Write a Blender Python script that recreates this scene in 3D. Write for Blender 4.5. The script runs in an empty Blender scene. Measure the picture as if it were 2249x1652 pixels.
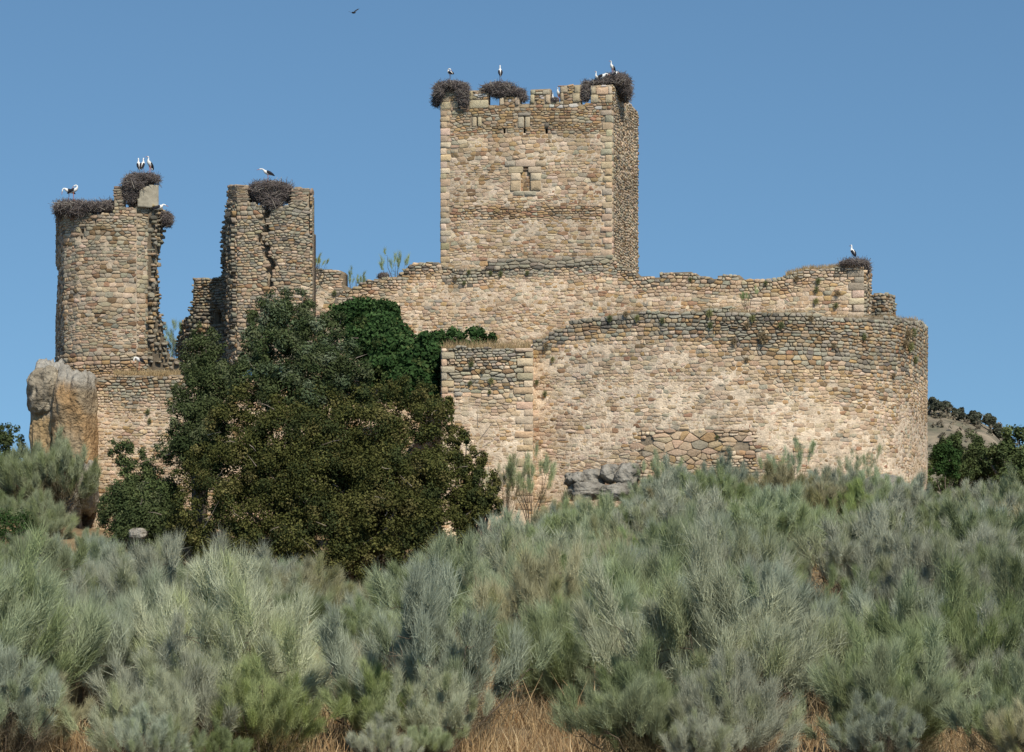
import bpy, math, random
import numpy as np
from mathutils import Vector, Matrix

random.seed(7)
RNG = np.random.default_rng(11)

# ------------------------------------------------------------------ camera, sky, sun
# the camera stands at the origin and looks along +Y; measurements are in metres
F, CX, YH, WID = 5289.0, 1124.5, 1228.0, 2249.0
scene = bpy.context.scene
cam_d = bpy.data.cameras.new("camera")
cam = bpy.data.objects.new("camera", cam_d)
scene.collection.objects.link(cam)
cam.rotation_euler = (math.radians(90), 0, 0)
cam_d.sensor_width = 36.0
cam_d.lens = 36.0 * F / WID
cam_d.shift_y = (YH - 826.0) / WID
cam_d.clip_start = 0.5
cam_d.clip_end = 6000
scene.camera = cam

SUN_EL, SUN_AZ = 47.0, 157.0          # azimuth clockwise from +Y: behind the camera, to the right
world = bpy.data.worlds.new("World")
scene.world = world
world.use_nodes = True
wn = world.node_tree.nodes
wl = world.node_tree.links
bg = wn["Background"]
sky = wn.new("ShaderNodeTexSky")
sky.sky_type = 'NISHITA'
sky.sun_disc = False
sky.sun_elevation = math.radians(SUN_EL)
sky.sun_rotation = math.radians(SUN_AZ)
sky.altitude = 0
sky.air_density = 1.0
sky.dust_density = 0.3
sky.ozone_density = 1.5
tc = wn.new("ShaderNodeTexCoord")
mp_ = wn.new("ShaderNodeMapping"); mp_.vector_type = 'POINT'
mp_.inputs["Scale"].default_value = (1, 1, 0.8)
mp_.inputs["Location"].default_value = (0, 0, 0.16)
wl.new(tc.outputs["Generated"], mp_.inputs["Vector"])
wl.new(mp_.outputs[0], sky.inputs["Vector"]) if "Vector" in sky.inputs else None
tn_ = wn.new("ShaderNodeMix"); tn_.data_type = 'RGBA'; tn_.blend_type = 'MULTIPLY'
tn_.inputs[0].default_value = 1.0
tn_.inputs[7].default_value = (0.80, 1.05, 1.13, 1)
wl.new(sky.outputs[0], tn_.inputs[6])
wl.new(tn_.outputs[2], bg.inputs[0])
bg.inputs[1].default_value = 0.105

sd = bpy.data.lights.new("sun", 'SUN')
sd.energy = 4.9
sd.angle = math.radians(0.53)
sd.color = (1.0, 0.92, 0.79)
sun = bpy.data.objects.new("sun", sd)
scene.collection.objects.link(sun)
_el, _az = math.radians(SUN_EL), math.radians(SUN_AZ)
sdir = Vector((math.cos(_el) * math.sin(_az), math.cos(_el) * math.cos(_az), math.sin(_el)))
sun.rotation_euler = sdir.to_track_quat('Z', 'Y').to_euler()
sun.location = (40, -60, 80)

scene.view_settings.view_transform = 'Standard'
scene.view_settings.look = 'None'
scene.view_settings.exposure = -0.08
scene.view_settings.gamma = 1.0
scene.view_settings.use_curve_mapping = False

# ------------------------------------------------------------------ helpers
COL = scene.collection


def P(px, py, d):
    return np.array([(px - CX) * d / F, d, (YH - py) * d / F])


def tag(o, label=None, cat=None, group=None, kind=None):
    if label: o["label"] = label
    if cat: o["category"] = cat
    if group: o["group"] = group
    if kind: o["kind"] = kind
    return o


def empty(name, loc, label, cat, group=None):
    o = bpy.data.objects.new(name, None)
    COL.objects.link(o)
    o.location = tuple(loc)
    o.empty_display_size = 0.3
    return tag(o, label, cat, group)


def mesh_np(name, V, faces, colors=None, smooth=False):
    """faces: list of (M,k) int arrays"""
    me = bpy.data.meshes.new(name)
    V = np.asarray(V, dtype=np.float32)
    faces = [np.asarray(f, dtype=np.int32) for f in faces if len(f)]
    me.vertices.add(len(V))
    me.vertices.foreach_set("co", V.ravel())
    idx = np.concatenate([f.ravel() for f in faces])
    tot = np.concatenate([np.full(len(f), f.shape[1], dtype=np.int32) for f in faces])
    me.loops.add(len(idx))
    me.loops.foreach_set("vertex_index", idx)
    me.polygons.add(len(tot))
    st = np.zeros(len(tot), dtype=np.int32)
    st[1:] = np.cumsum(tot)[:-1]
    me.polygons.foreach_set("loop_start", st)
    me.polygons.foreach_set("loop_total", tot)
    if smooth:
        me.polygons.foreach_set("use_smooth", np.ones(len(tot), dtype=bool))
    me.update(calc_edges=True)
    if colors is not None:
        c = np.ones((len(V), 4), dtype=np.float32)
        c[:, :3] = colors
        a = me.color_attributes.new("tint", 'FLOAT_COLOR', 'POINT')
        a.data.foreach_set("color", c.ravel())
    return me


def add(name, me, mat, parent=None, loc=(0, 0, 0)):
    o = bpy.data.objects.new(name, me)
    COL.objects.link(o)
    if mat is not None and not me.materials:
        me.materials.append(mat)
    if parent is not None:
        o.parent = parent
        o.location = Vector(loc) - parent.location
    else:
        o.location = Vector(loc)
    return o


def _hash(ix, iy, iz):
    n = (ix * 73856093) ^ (iy * 19349663) ^ (iz * 83492791)
    n = (n ^ (n >> 13)) * 1274126177
    n = n ^ (n >> 16)
    return (n & 0xFFFF) / 65535.0


def vnoise(x, y, z=0.0):
    x = np.asarray(x, dtype=float); y = np.asarray(y, dtype=float)
    z = np.zeros_like(x) + z
    ix, iy, iz = np.floor(x).astype(np.int64), np.floor(y).astype(np.int64), np.floor(z).astype(np.int64)
    fx, fy, fz = x - ix, y - iy, z - iz
    fx, fy, fz = [f * f * (3 - 2 * f) for f in (fx, fy, fz)]
    r = 0
    for dx in (0, 1):
        for dy in (0, 1):
            for dz in (0, 1):
                w = (fx if dx else 1 - fx) * (fy if dy else 1 - fy) * (fz if dz else 1 - fz)
                r = r + w * _hash(ix + dx, iy + dy, iz + dz)
    return r


def fbm(x, y, z=0.0, oct=4):
    s, a, t = 0, 1.0, 0
    for i in range(oct):
        s = s + a * vnoise(np.asarray(x) * 2 ** i + 17 * i, np.asarray(y) * 2 ** i - 9 * i, np.asarray(z) * 2 ** i + 5 * i)
        t += a
        a *= 0.5
    return s / t


def nd(nt, typ, **kw):
    n = nt.nodes.new(typ)
    for k, v in kw.items():
        setattr(n, k, v)
    return n


def material(name, base=None, attr=True, rough=0.9, noise_scale=6.0, noise_amt=0.25, bump=0.3, bump_scale=25.0,
             bump_dist=0.02, obj_color=False, translucent=0.0, spec=0.2, noise_tint=None, detail=5.0):
    m = bpy.data.materials.new(name)
    m.use_nodes = True
    nt = m.node_tree
    bs = nt.nodes["Principled BSDF"]
    bs.inputs["Roughness"].default_value = rough
    bs.inputs["Specular IOR Level"].default_value = spec
    L = nt.links.new
    if attr:
        a = nd(nt, "ShaderNodeAttribute"); a.attribute_name = "tint"
        col = a.outputs["Color"]
    else:
        r = nd(nt, "ShaderNodeRGB"); r.outputs[0].default_value = (*base, 1)
        col = r.outputs[0]
    if obj_color:
        oi = nd(nt, "ShaderNodeObjectInfo")
        mx = nd(nt, "ShaderNodeMix", data_type='RGBA', blend_type='MULTIPLY')
        mx.inputs[0].default_value = 1.0
        L(col, mx.inputs[6]); L(oi.outputs["Color"], mx.inputs[7])
        col = mx.outputs[2]
    if noise_amt > 0:
        g = nd(nt, "ShaderNodeNewGeometry")
        no = nd(nt, "ShaderNodeTexNoise"); no.inputs["Scale"].default_value = noise_scale
        no.inputs["Detail"].default_value = detail; no.inputs["Roughness"].default_value = 0.65
        L(g.outputs["Position"], no.inputs["Vector"])
        mr = nd(nt, "ShaderNodeMapRange")
        mr.inputs[1].default_value = 0.3; mr.inputs[2].default_value = 0.7
        mr.inputs[3].default_value = 1 - noise_amt; mr.inputs[4].default_value = 1 + noise_amt
        L(no.outputs["Fac"], mr.inputs[0])
        mx = nd(nt, "ShaderNodeMix", data_type='RGBA', blend_type='MULTIPLY')
        mx.inputs[0].default_value = 1.0
        L(col, mx.inputs[6]); L(mr.outputs[0], mx.inputs[7])
        col = mx.outputs[2]
        if noise_tint is not None:
            n2 = nd(nt, "ShaderNodeTexNoise"); n2.inputs["Scale"].default_value = noise_tint[1]
            n2.inputs["Detail"].default_value = 6
            L(g.outputs["Position"], n2.inputs["Vector"])
            m2 = nd(nt, "ShaderNodeMapRange")
            m2.inputs[1].default_value = noise_tint[2]; m2.inputs[2].default_value = noise_tint[3]
            L(n2.outputs["Fac"], m2.inputs[0])
            m3 = nd(nt, "ShaderNodeMix", data_type='RGBA')
            L(m2.outputs[0], m3.inputs[0]); L(col, m3.inputs[6])
            m3.inputs[7].default_value = (*noise_tint[0], 1)
            col = m3.outputs[2]
    L(col, bs.inputs["Base Color"])
    if bump > 0:
        g2 = nd(nt, "ShaderNodeNewGeometry")
        nb = nd(nt, "ShaderNodeTexNoise"); nb.inputs["Scale"].default_value = bump_scale
        nb.inputs["Detail"].default_value = 6
        L(g2.outputs["Position"], nb.inputs["Vector"])
        bp = nd(nt, "ShaderNodeBump"); bp.inputs["Strength"].default_value = bump
        bp.inputs["Distance"].default_value = bump_dist
        L(nb.outputs["Fac"], bp.inputs["Height"]); L(bp.outputs[0], bs.inputs["Normal"])
    if translucent > 0:
        tr = nd(nt, "ShaderNodeBsdfTranslucent")
        L(col, tr.inputs["Color"])
        ms = nd(nt, "ShaderNodeMixShader"); ms.inputs[0].default_value = translucent
        out = nt.nodes["Material Output"]
        L(bs.outputs[0], ms.inputs[1]); L(tr.outputs[0], ms.inputs[2]); L(ms.outputs[0], out.inputs[0])
    return m


M_STONE = material("rubble_stone", noise_scale=7, noise_amt=0.22, bump=0.8, bump_scale=14, bump_dist=0.05,
                   noise_tint=((0.34, 0.31, 0.25), 3.1, 0.60, 0.86))
M_MORTAR = material("lime_mortar", noise_scale=5, noise_amt=0.25, bump=0.9, bump_scale=11, bump_dist=0.06)
M_ROCK = material("granite", noise_scale=2.5, noise_amt=0.4, bump=0.9, bump_scale=4, bump_dist=0.3, detail=9)
M_GROUND = material("dry_soil", noise_scale=0.8, noise_amt=0.35, bump=0.8, bump_scale=4, bump_dist=0.15)
M_LEAF = material("leaf", noise_amt=0.0, bump=0, rough=0.75, translucent=0.22, spec=0.08)
M_TWIG = material("broom_twig", noise_amt=0.0, bump=0, rough=0.65, translucent=0.13, spec=0.25, obj_color=True)
M_BARK = material("bark", noise_scale=9, noise_amt=0.3, bump=0.6, bump_scale=20)
M_STICK = material("nest_stick", noise_amt=0.0, bump=0, rough=0.9)
M_GRASS = material("dry_grass", noise_amt=0.0, bump=0, rough=0.8, translucent=0.25)
M_FEATHER = material("feather", noise_scale=30, noise_amt=0.08, bump=0, rough=0.7)
M_PLASTER = material("old_plaster", base=(0.33, 0.295, 0.225), attr=False, noise_scale=2.2, noise_amt=0.35, bump=0.5,
                     bump_scale=8, noise_tint=((0.40, 0.27, 0.09), 1.7, 0.58, 0.75))
M_HILL = material("scrub_hill", noise_scale=0.35, noise_amt=0.3, bump=0.9, bump_scale=0.8, bump_dist=0.8, detail=8)

# ------------------------------------------------------------------ terrain
GP_Y = [-40, 0, 20, 30, 38, 45, 60, 80, 100, 120, 135, 150, 175, 200, 240, 400, 6000]
GP_Z = [-1.2, -1.7, -1.75, -2.6, -3.15, -3.05, -2.6, -1.7, -0.35, 1.2, 2.7, 3.8, 4.2, 2.0, -6, -14, -60]


def ground_z(x, y):
    x = np.asarray(x, float); y = np.asarray(y, float)
    z = np.interp(y, GP_Y, GP_Z)
    m = np.clip((y - 66) / 50, 0, 1) * np.clip((137 - y) / 9, 0, 1)
    z = z + m * np.interp(x * 125 / np.maximum(y, 1), [-26.6, -21.8, -17, -11, -6.2, -3, 1.8, 6.5, 11.2, 16, 26.6],
                          [-3.4, -3.5, -4.9, -5.0, -6.2, -4.2, -1.5, -0.4, 0.2, -0.1, -0.3])
    m2 = np.clip((y - 128) / 9, 0, 1) * np.clip((190 - y) / 30, 0, 1)
    z = z - m2 * np.interp(x, [-40, -28, -25, -8, 0, 6], [.6, .6, 1.7, 1.9, 1.2, 0])
    z = z + (fbm(x * 0.12, y * 0.12, 3.0) - 0.5) * 0.9 * np.clip((y - 25) / 20, 0, 1)
    return z


def grid_mesh(name, xs, ys, zf, colf):
    X, Y = np.meshgrid(xs, ys)
    Z = zf(X, Y)
    V = np.stack([X, Y, Z], -1).reshape(-1, 3)
    nx, ny = len(xs), len(ys)
    i = np.arange(nx - 1); j = np.arange(ny - 1)
    I, J = np.meshgrid(i, j)
    a = (J * nx + I).ravel()
    Fq = np.stack([a, a + 1, a + 1 + nx, a + nx], -1)
    return mesh_np(name, V, [Fq], colf(V[:, 0], V[:, 1], V[:, 2]), smooth=True)


def soil_col(x, y, z):
    n = fbm(x * 0.25, y * 0.25, 9.0)[:, None]
    a = np.array([0.27, 0.19, 0.105]); b = np.array([0.13, 0.10, 0.06])
    return a * n + b * (1 - n)


xs = np.concatenate([[-3000, -1200, -500, -250], np.arange(-120, 121, 1.5), [250, 500, 1200, 3000]])
ys = np.concatenate([np.arange(-40, 200, 1.5), np.arange(200, 400, 10), [500, 900, 1800, 4000, 6000]])
ground = add("ground", grid_mesh("ground", xs, ys, ground_z, soil_col), M_GROUND)
tag(ground, "dry brown soil slope rising towards the castle", None, None, "structure")

# scrub hill to the right, behind the castle
RIDGE = [(1900, 880), (2036, 897), (2069, 899), (2091, 904), (2118, 916), (2156, 924), (2180, 936), (2195, 953),
         (2215, 975), (2249, 990), (2330, 1010), (2500, 1060)]


def hill_z(x, y):
    px = CX + F * x / y
    yr = np.interp(px, [r[0] for r in RIDGE], [r[1] for r in RIDGE])
    top = (YH - yr) * 262 / F
    prof = np.interp(y, [205, 225, 245, 262, 285, 330], [-6, 0.35, 0.8, 1.0, 0.75, -0.6])
    z = np.where(prof > 0, prof, 0) * top + np.where(prof < 0, prof * (1 if True else 0), 0)
    z = np.where(y < 225, np.interp(y, [205, 225], [-8, 0]) + np.interp(y, [205, 225], [0, 0.35]) * top, z)
    z = np.where(y > 285, np.interp(y, [285, 330], [0.75, 0]) * top + np.interp(y, [285, 330], [0, -12]), z)
    return z + (fbm(x * 0.5, y * 0.5, 1.0) - 0.5) * 1.0


def hill_col(x, y, z):
    n = np.clip((fbm(x * 0.4, y * 0.4, 2.0) - 0.35) * 3.3, 0, 1)[:, None]
    return np.array([0.26, 0.215, 0.155]) * n + np.array([0.15, 0.14, 0.095]) * (1 - n)


hill = add("hill", grid_mesh("hill", np.arange(28, 110, 0.8), np.arange(205, 331, 1.2), hill_z, hill_col), M_HILL)
tag(hill, "brown scrubby hillside behind the right end of the castle", None, None, "structure")

# ------------------------------------------------------------------ masonry
TAN = (0.53, 0.39, 0.25); LIGHT = (0.62, 0.485, 0.345); OCHRE = (0.43, 0.285, 0.145); GREY = (0.41, 0.355, 0.26)
DARK = (0.17, 0.15, 0.12); RED = (0.34, 0.20, 0.12); PINK = (0.50, 0.365, 0.245); LICHEN = (0.335, 0.305, 0.235)
BROWN = (0.27, 0.18, 0.10); WHITE = (0.62, 0.58, 0.52); ASH = (0.47, 0.385, 0.255); BRICK = (0.36, 0.27, 0.19)


def pick(r, table):
    s = sum(w for _, w in table)
    t = r.random() * s
    for c, w in table:
        t -= w
        if t <= 0:
            break
    k = 1 + r.uniform(-0.14, 0.14)
    return tuple(max(0.02, x * k * (1 + r.uniform(-0.04, 0.04))) for x in c)


def stain(px, py, seed=0.0):
    """broad weathering and vertical run-off marks that belong to the wall"""
    a = fbm(np.asarray(px) * .018, np.asarray(py) * .03, 2.0 + seed, 4)
    b = fbm(np.asarray(px) * .11, np.asarray(py) * .012, 8.0 + seed, 3)
    return 0.60 + 0.50 * a + 0.28 * b


class Path:
    def __init__(self, pts):
        self.xy = [np.array([(p - CX) * d / F, d]) for p, d in pts]
        self.seg = [float(np.linalg.norm(b - a)) for a, b in zip(self.xy, self.xy[1:])]
        self.cum = np.concatenate([[0], np.cumsum(self.seg)])
        self.L = float(self.cum[-1])
        us = np.linspace(0, self.L, 800)
        X, Y = self.xyat(us)
        self.us, self.pxs = us, CX + F * X / Y
        self.corners = []
        for i in range(1, len(self.xy) - 1):
            a = self.xy[i] - self.xy[i - 1]; b = self.xy[i + 1] - self.xy[i]
            ang = abs(math.atan2(a[0] * b[1] - a[1] * b[0], a @ b))
            if ang > 0.5:
                self.corners.append(float(self.cum[i]))

    def xyat(self, u):
        u = np.asarray(u, float)
        return (np.interp(u, self.cum, [p[0] for p in self.xy]), np.interp(u, self.cum, [p[1] for p in self.xy]))

    def frame(self, u):
        i = int(np.clip(np.searchsorted(self.cum, u, side='right') - 1, 0, len(self.seg) - 1))
        t = (self.xy[i + 1] - self.xy[i]) / self.seg[i]
        return self.xy[i] + t * (u - self.cum[i]), t, np.array([t[1], -t[0]])

    def normals(self, u):
        """smoothed normals for the backing sheet"""
        u = np.asarray(u, float)
        e = 0.05
        x1, y1 = self.xyat(np.clip(u - e, 0, self.L)); x2, y2 = self.xyat(np.clip(u + e, 0, self.L))
        tx, ty = x2 - x1, y2 - y1
        l = np.hypot(tx, ty) + 1e-9
        return ty / l, -tx / l

    def u_at(self, px):
        return float(np.interp(px, self.pxs, self.us))


def in_poly(x, y, poly):
    x = np.asarray(x, float); y = np.asarray(y, float)
    r = np.zeros(x.shape, bool)
    n = len(poly)
    for i in range(n):
        x1, y1 = poly[i]; x2, y2 = poly[(i + 1) % n]
        if y1 == y2:
            continue
        c = ((y1 > y) != (y2 > y)) & (x < (x2 - x1) * (y - y1) / (y2 - y1) + x1)
        r ^= c
    return r


def clip_half(poly, a, b, c):
    """keep a*x+b*y<=c"""
    out = []
    n = len(poly)
    for i in range(n):
        p, q = poly[i], poly[(i + 1) % n]
        dp = a * p[0] + b * p[1] - c; dq = a * q[0] + b * q[1] - c
        if dp <= 0:
            out.append(p)
        if (dp < 0 < dq) or (dq < 0 < dp):
            t = dp / (dp - dq)
            out.append((p[0] + t * (q[0] - p[0]), p[1] + t * (q[1] - p[1])))
    return out


def inset(poly, d):
    cx = sum(p[0] for p in poly) / len(poly); cy = sum(p[1] for p in poly) / len(poly)
    out = poly
    n = len(poly)
    for i in range(n):
        (x1, y1), (x2, y2) = poly[i], poly[(i + 1) % n]
        ex, ey = x2 - x1, y2 - y1
        l = math.hypot(ex, ey)
        if l < 1e-6:
            continue
        nx, ny = ey / l, -ex / l
        if nx * (cx - x1) + ny * (cy - y1) > 0:
            nx, ny = -nx, -ny
        out = clip_half(out, nx, ny, nx * x1 + ny * y1 - d)
        if len(out) < 3:
            return None
    return out


def tidy(poly, mind=0.034, maxn=8):
    out = []
    for p in poly:
        if not out or math.hypot(p[0] - out[-1][0], p[1] - out[-1][1]) > mind:
            out.append(p)
    while len(out) > 1 and math.hypot(out[0][0] - out[-1][0], out[0][1] - out[-1][1]) <= mind:
        out.pop()
    while len(out) > maxn:
        ls = [math.hypot(out[i][0] - out[i - 1][0], out[i][1] - out[i - 1][1]) for i in range(len(out))]
        out.pop(ls.index(min(ls)))
    return out


class Thing:
    def __init__(self, name, label, cat, loc, group=None, visy=1100):
        self.root = empty(name, loc, label, cat, group)
        self.stones = []      # (size, verts(world), faces, colors)
        self.visy = visy

    def finish(self, limit=300, name="stone", rest="small_stones"):
        self.stones.sort(key=lambda s: -s[0])
        for s in self.stones[:limit]:
            c = s[1].mean(0)
            me = mesh_np(name, s[1] - c, [np.array(s[2][0]), np.array(s[2][1])], s[3])
            add(name, me, M_STONE, self.root, c)
        more = self.stones[limit:]
        if more:
            V, Q, T, C, n = [], [], [], [], 0
            for s in more:
                V.append(s[1]); Q.append(np.array(s[2][0]) + n); T.append(np.array(s[2][1]) + n); C.append(s[3])
                n += len(s[1])
            me = mesh_np(rest, np.concatenate(V), [np.concatenate(Q), np.concatenate(T)], np.concatenate(C))
            tag(add(rest, me, M_STONE, self.root, (0, 0, 0)), kind="stuff")


def stone_solid(path, off, poly, col, r, h, edge=0.0, depth=0.13, lean=0.06, tight=0.86):
    n = len(poly)
    uc = sum(p[0] for p in poly) / n; vc = sum(p[1] for p in poly) / n
    base, t, nn = path.frame(uc)
    ta, tb = r.uniform(-lean, lean), r.uniform(-lean, lean)
    ox, oy = r.uniform(-0.06, 0.06), r.uniform(-0.04, 0.06)
    V = []
    for k, (sc, z) in enumerate(((1.03, -depth), (1.0, edge), (tight, h))):
        for (u, v) in poly:
            du, dv = (u - uc) * sc, (v - vc) * sc
            if k == 2:
                s2 = 1 + r.uniform(-0.12, 0.1)
                du, dv = du * s2 + ox * (h + .02), dv * s2 + oy * (h + .02)
                zz = z * (1 + r.uniform(-0.25, 0.25)) + du * ta + dv * tb
            elif k == 1:
                zz = z + (du * ta + dv * tb) + r.uniform(-0.008, 0.008)
            else:
                zz = z
            p = base + t * du + nn * (off + zz)
            V.append((p[0], p[1], vc + dv))
    p = base + nn * (off + h * 1.05)
    V.append((p[0], p[1], vc))
    Q, T = [], []
    for i in range(n):
        j = (i + 1) % n
        Q.append((i, j, n + j, n + i)); Q.append((n + i, n + j, 2 * n + j, 2 * n + i))
        T.append((2 * n + i, 2 * n + j, 3 * n))
    V = np.array(V)
    c = np.array(col) * (1 + RNG.uniform(-0.05, 0.05, (len(V), 1)))
    return V, (Q, T), c


def masonry(th, path, outline, style, z0, z1, w=0.45, hgt=0.27, off=0.0, thick=1.2, holes=(), blocks=(), seed=1,
            backing=True, proud=(0.012, 0.04), joint=0.013, topline=None, crack=None, skip=None, grid=0.10,
            smear=0.5, dry=None, depth=0.13, lean=0.06, region=None, u0=0.0, u1=None, mat=None, jit=0.22, stones=True, tone=1.0):
    """lay rubble on a vertical sheet that follows path; outline is in picture units or None; style(r,px,py,dtop)->colour"""
    r = random.Random(seed)
    u1 = path.L if u1 is None else u1

    def uv(px, py):
        u = path.u_at(px)
        return u, (YH - py) * float(path.xyat(u)[1]) / F

    def proj(u, v):
        X, Y = path.xyat(u)
        return CX + F * X / Y, YH - F * np.asarray(v) / Y

    def dtop(px, py, D):
        if topline is None:
            return np.full(np.shape(px), 9.0)
        return (np.asarray(py) - np.interp(px, [a for a, _ in topline], [b for _, b in topline])) * D / F

    rects = []     # (u0,v0,u1,v1) of holes
    for hx in holes:
        ua, va = uv(hx[0], hx[3]); ub, vb = uv(hx[2], hx[1])
        rects.append((ua, va, ub, vb))
    brects = []
    for bk in blocks:      # (u0,v0,u1,v1,colour)
        brects.append(bk)
    # ---- seeds on wandering courses, in a squeezed metric
    k = hgt / w * 0.82
    seeds = []
    v = z0 - hgt
    while v < z1 + hgt:
        rh = hgt * r.choice((0.55, 0.75, 0.9, 1.05, 1.25, 1.5)) * r.uniform(.92, 1.08)
        u = u0 - w * r.random()
        while u < u1 + w:
            ww = w * r.choice((0.42, 0.6, 0.75, 0.9, 1.1, 1.45, 1.9)) * r.uniform(0.85, 1.1) * (0.5 + 0.5 * rh / hgt)
            wav = (vnoise(u * 0.45, v * 0.35, seed) - 0.5) * 2.2 * hgt
            if ww > w * 1.0 and r.random() < 0.22 and rh > hgt:
                seeds.append((u + ww / 2, v + rh * 0.25 + float(wav)))
                seeds.append((u + ww / 2 + r.uniform(-.1, .1), v + rh * 0.75 + float(wav)))
            else:
                seeds.append((u + ww / 2 + r.uniform(-jit, jit) * ww * .4, v + rh / 2 + float(wav) + r.uniform(-jit, jit) * rh * .7))
            u += ww
        v += rh
    S = [(a * k, b) for a, b in seeds]
    cell = hgt * 1.7
    H = {}
    for i, (a, b) in enumerate(S):
        H.setdefault((int(a // cell), int(b // cell)), []).append(i)
    wt = [r.uniform(-0.06, 0.06) * hgt * hgt for _ in S]
    arr = np.array(seeds)
    pxa, pya = proj(arr[:, 0], arr[:, 1])
    keep = (arr[:, 0] > u0) & (arr[:, 0] < u1) & (arr[:, 1] > z0) & (arr[:, 1] < z1)
    if outline is not None:
        keep &= in_poly(pxa, pya, outline)
    if region is not None:
        keep &= in_poly(pxa, pya, region)
    if skip is not None:
        keep &= ~in_poly(pxa, pya, skip)
    for (a0, b0, a1, b1) in rects:
        keep &= ~((arr[:, 0] > a0 - .02) & (arr[:, 0] < a1 + .02) & (arr[:, 1] > b0 - .02) & (arr[:, 1] < b1 + .02))
    for bk in brects:
        keep &= ~((arr[:, 0] > bk[0]) & (arr[:, 0] < bk[2]) & (arr[:, 1] > bk[1]) & (arr[:, 1] < bk[3]))
    if crack is not None:
        cuv = [uv(*c) for c in crack]
        dd = np.full(len(arr), 9.0)
        for (a, b) in zip(cuv, cuv[1:]):
            a = np.array(a); b = np.array(b); ab = b - a
            t = np.clip(((arr - a) @ ab) / (ab @ ab), 0, 1)
            dd = np.minimum(dd, np.linalg.norm(arr - (a + t[:, None] * ab), axis=1))
        keep &= dd > 0.14
    allr = rects + [b[:4] for b in brects]
    for i in (np.nonzero(keep)[0] if stones else ()):
        sx, sy = S[i]
        poly = [(sx - 1.9 * hgt, sy - 1.5 * hgt), (sx + 1.9 * hgt, sy - 1.5 * hgt), (sx + 1.9 * hgt, sy + 1.5 * hgt), (sx - 1.9 * hgt, sy + 1.5 * hgt)]
        ci, cj = int(sx // cell), int(sy // cell)
        for a in (-2, -1, 0, 1, 2):
            for b in (-1, 0, 1):
                for j in H.get((ci + a, cj + b), ()):
                    if j == i:
                        continue
                    qx, qy = S[j]
                    if abs(qx - sx) > 3.2 * hgt or abs(qy - sy) > 2.6 * hgt:
                        continue
                    c = (qx * qx + qy * qy - sx * sx - sy * sy + wt[i] - wt[j]) / 2
                    poly = clip_half(poly, qx - sx, qy - sy, c)
                    if len(poly) < 3:
                        break
                if len(poly) < 3:
                    break
            if len(poly) < 3:
                break
        if len(poly) < 3:
            continue
        poly = [(a / k, b) for a, b in poly]
        cu, cv = seeds[i]
        for (a0, b0, a1, b1) in allr:
            if max(p[0] for p in poly) > a0 and min(p[0] for p in poly) < a1 and max(p[1] for p in poly) > b0 and min(p[1] for p in poly) < b1:
                seps = [(a0 - cu, (1, 0, a0)), (cu - a1, (-1, 0, -a1)), (b0 - cv, (0, 1, b0)), (cv - b1, (0, -1, -b1))]
                s, pl = max(seps, key=lambda q: q[0])
                poly = clip_half(poly, *pl)
                if len(poly) < 3:
                    break
        for uc in path.corners + [u0, u1]:
            if len(poly) >= 3 and min(p[0] for p in poly) < uc < max(p[0] for p in poly):
                poly = clip_half(poly, 1, 0, uc) if cu < uc else clip_half(poly, -1, 0, -uc)
        if len(poly) < 3:
            continue
        d = float(path.xyat(cu)[1])
        px, py = float(pxa[i]), float(pya[i])
        dt = float(dtop(px, py, d))
        dr = dry(px, py, dt) if dry else 0.0
        poly = inset(poly, joint * r.uniform(0.5, 1.5) * (1 + 0.9 * dr))
        if poly is None:
            continue
        poly = tidy(poly)
        if len(poly) < 3:
            continue
        if len(poly) == 4 or (len(poly) == 3):
            q = []
            for a in range(len(poly)):
                p0, p1 = poly[a], poly[(a + 1) % len(poly)]
                f = r.uniform(.12, .25)
                q.append((p0[0] + f * (p1[0] - p0[0]), p0[1] + f * (p1[1] - p0[1])))
                q.append((p1[0] - f * (p1[0] - p0[0]), p1[1] - f * (p1[1] - p0[1])))
            poly = q
        us_ = [p[0] for p in poly]; vs_ = [p[1] for p in poly]
        bw, bh = max(us_) - min(us_), max(vs_) - min(vs_)
        if bw < 0.07 or bh < 0.06:
            continue
        if dr < 0.35 and r.random() < 0.05:      # a stone lost under the mortar
            continue
        tn = tone * float(stain(px, py))
        pr = r.uniform(*proud) * (0.55 + 0.95 * dr)
        st = stone_solid(path, off, poly, tuple(q * tn for q in style(r, px, py, dt)), r, pr, edge=pr * r.uniform(0.4, 0.8), depth=depth, lean=lean, tight=r.uniform(.82, .94))
        base, t, nn = path.frame(cu)
        facing = max(0.12, abs(nn @ (base / np.linalg.norm(base))))
        size = bw * bh * facing * (F / d) ** 2
        if py > th.visy or px < 2 or px > 2247:
            size *= 0.01
        th.stones.append((size, st[0], st[1], st[2]))
    for bk in brects:
        if len(bk) < 5 or bk[4] is None:
            continue
        a0, b0, a1, b1 = bk[:4]
        j = 0.012
        e = 0.05
        poly = [(a0 + j + e, b0 + j), (a1 - j - e, b0 + j), (a1 - j, b0 + j + e), (a1 - j, b1 - j - e), (a1 - j - e, b1 - j), (a0 + j + e, b1 - j), (a0 + j, b1 - j - e), (a0 + j, b0 + j + e)]
        st = stone_solid(path, off, poly, tuple(q * tone for q in pick(r, [(bk[4], 1)])), r, 0.05, edge=0.035, depth=depth, lean=0.015, tight=0.93)
        d = float(path.xyat((a0 + a1) / 2)[1])
        th.stones.append(((a1 - a0) * (b1 - b0) * (F / d) ** 2 * 1.5, st[0], st[1], st[2]))
    if not backing:
        return
    # ---- mortar sheet and the body of the wall behind it
    ug = np.unique(np.round(np.concatenate([np.arange(u0, u1, grid), [u1], path.cum[(path.cum > u0) & (path.cum < u1)]] + [[a, b] for a, _, b, _ in rects]), 4))
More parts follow.
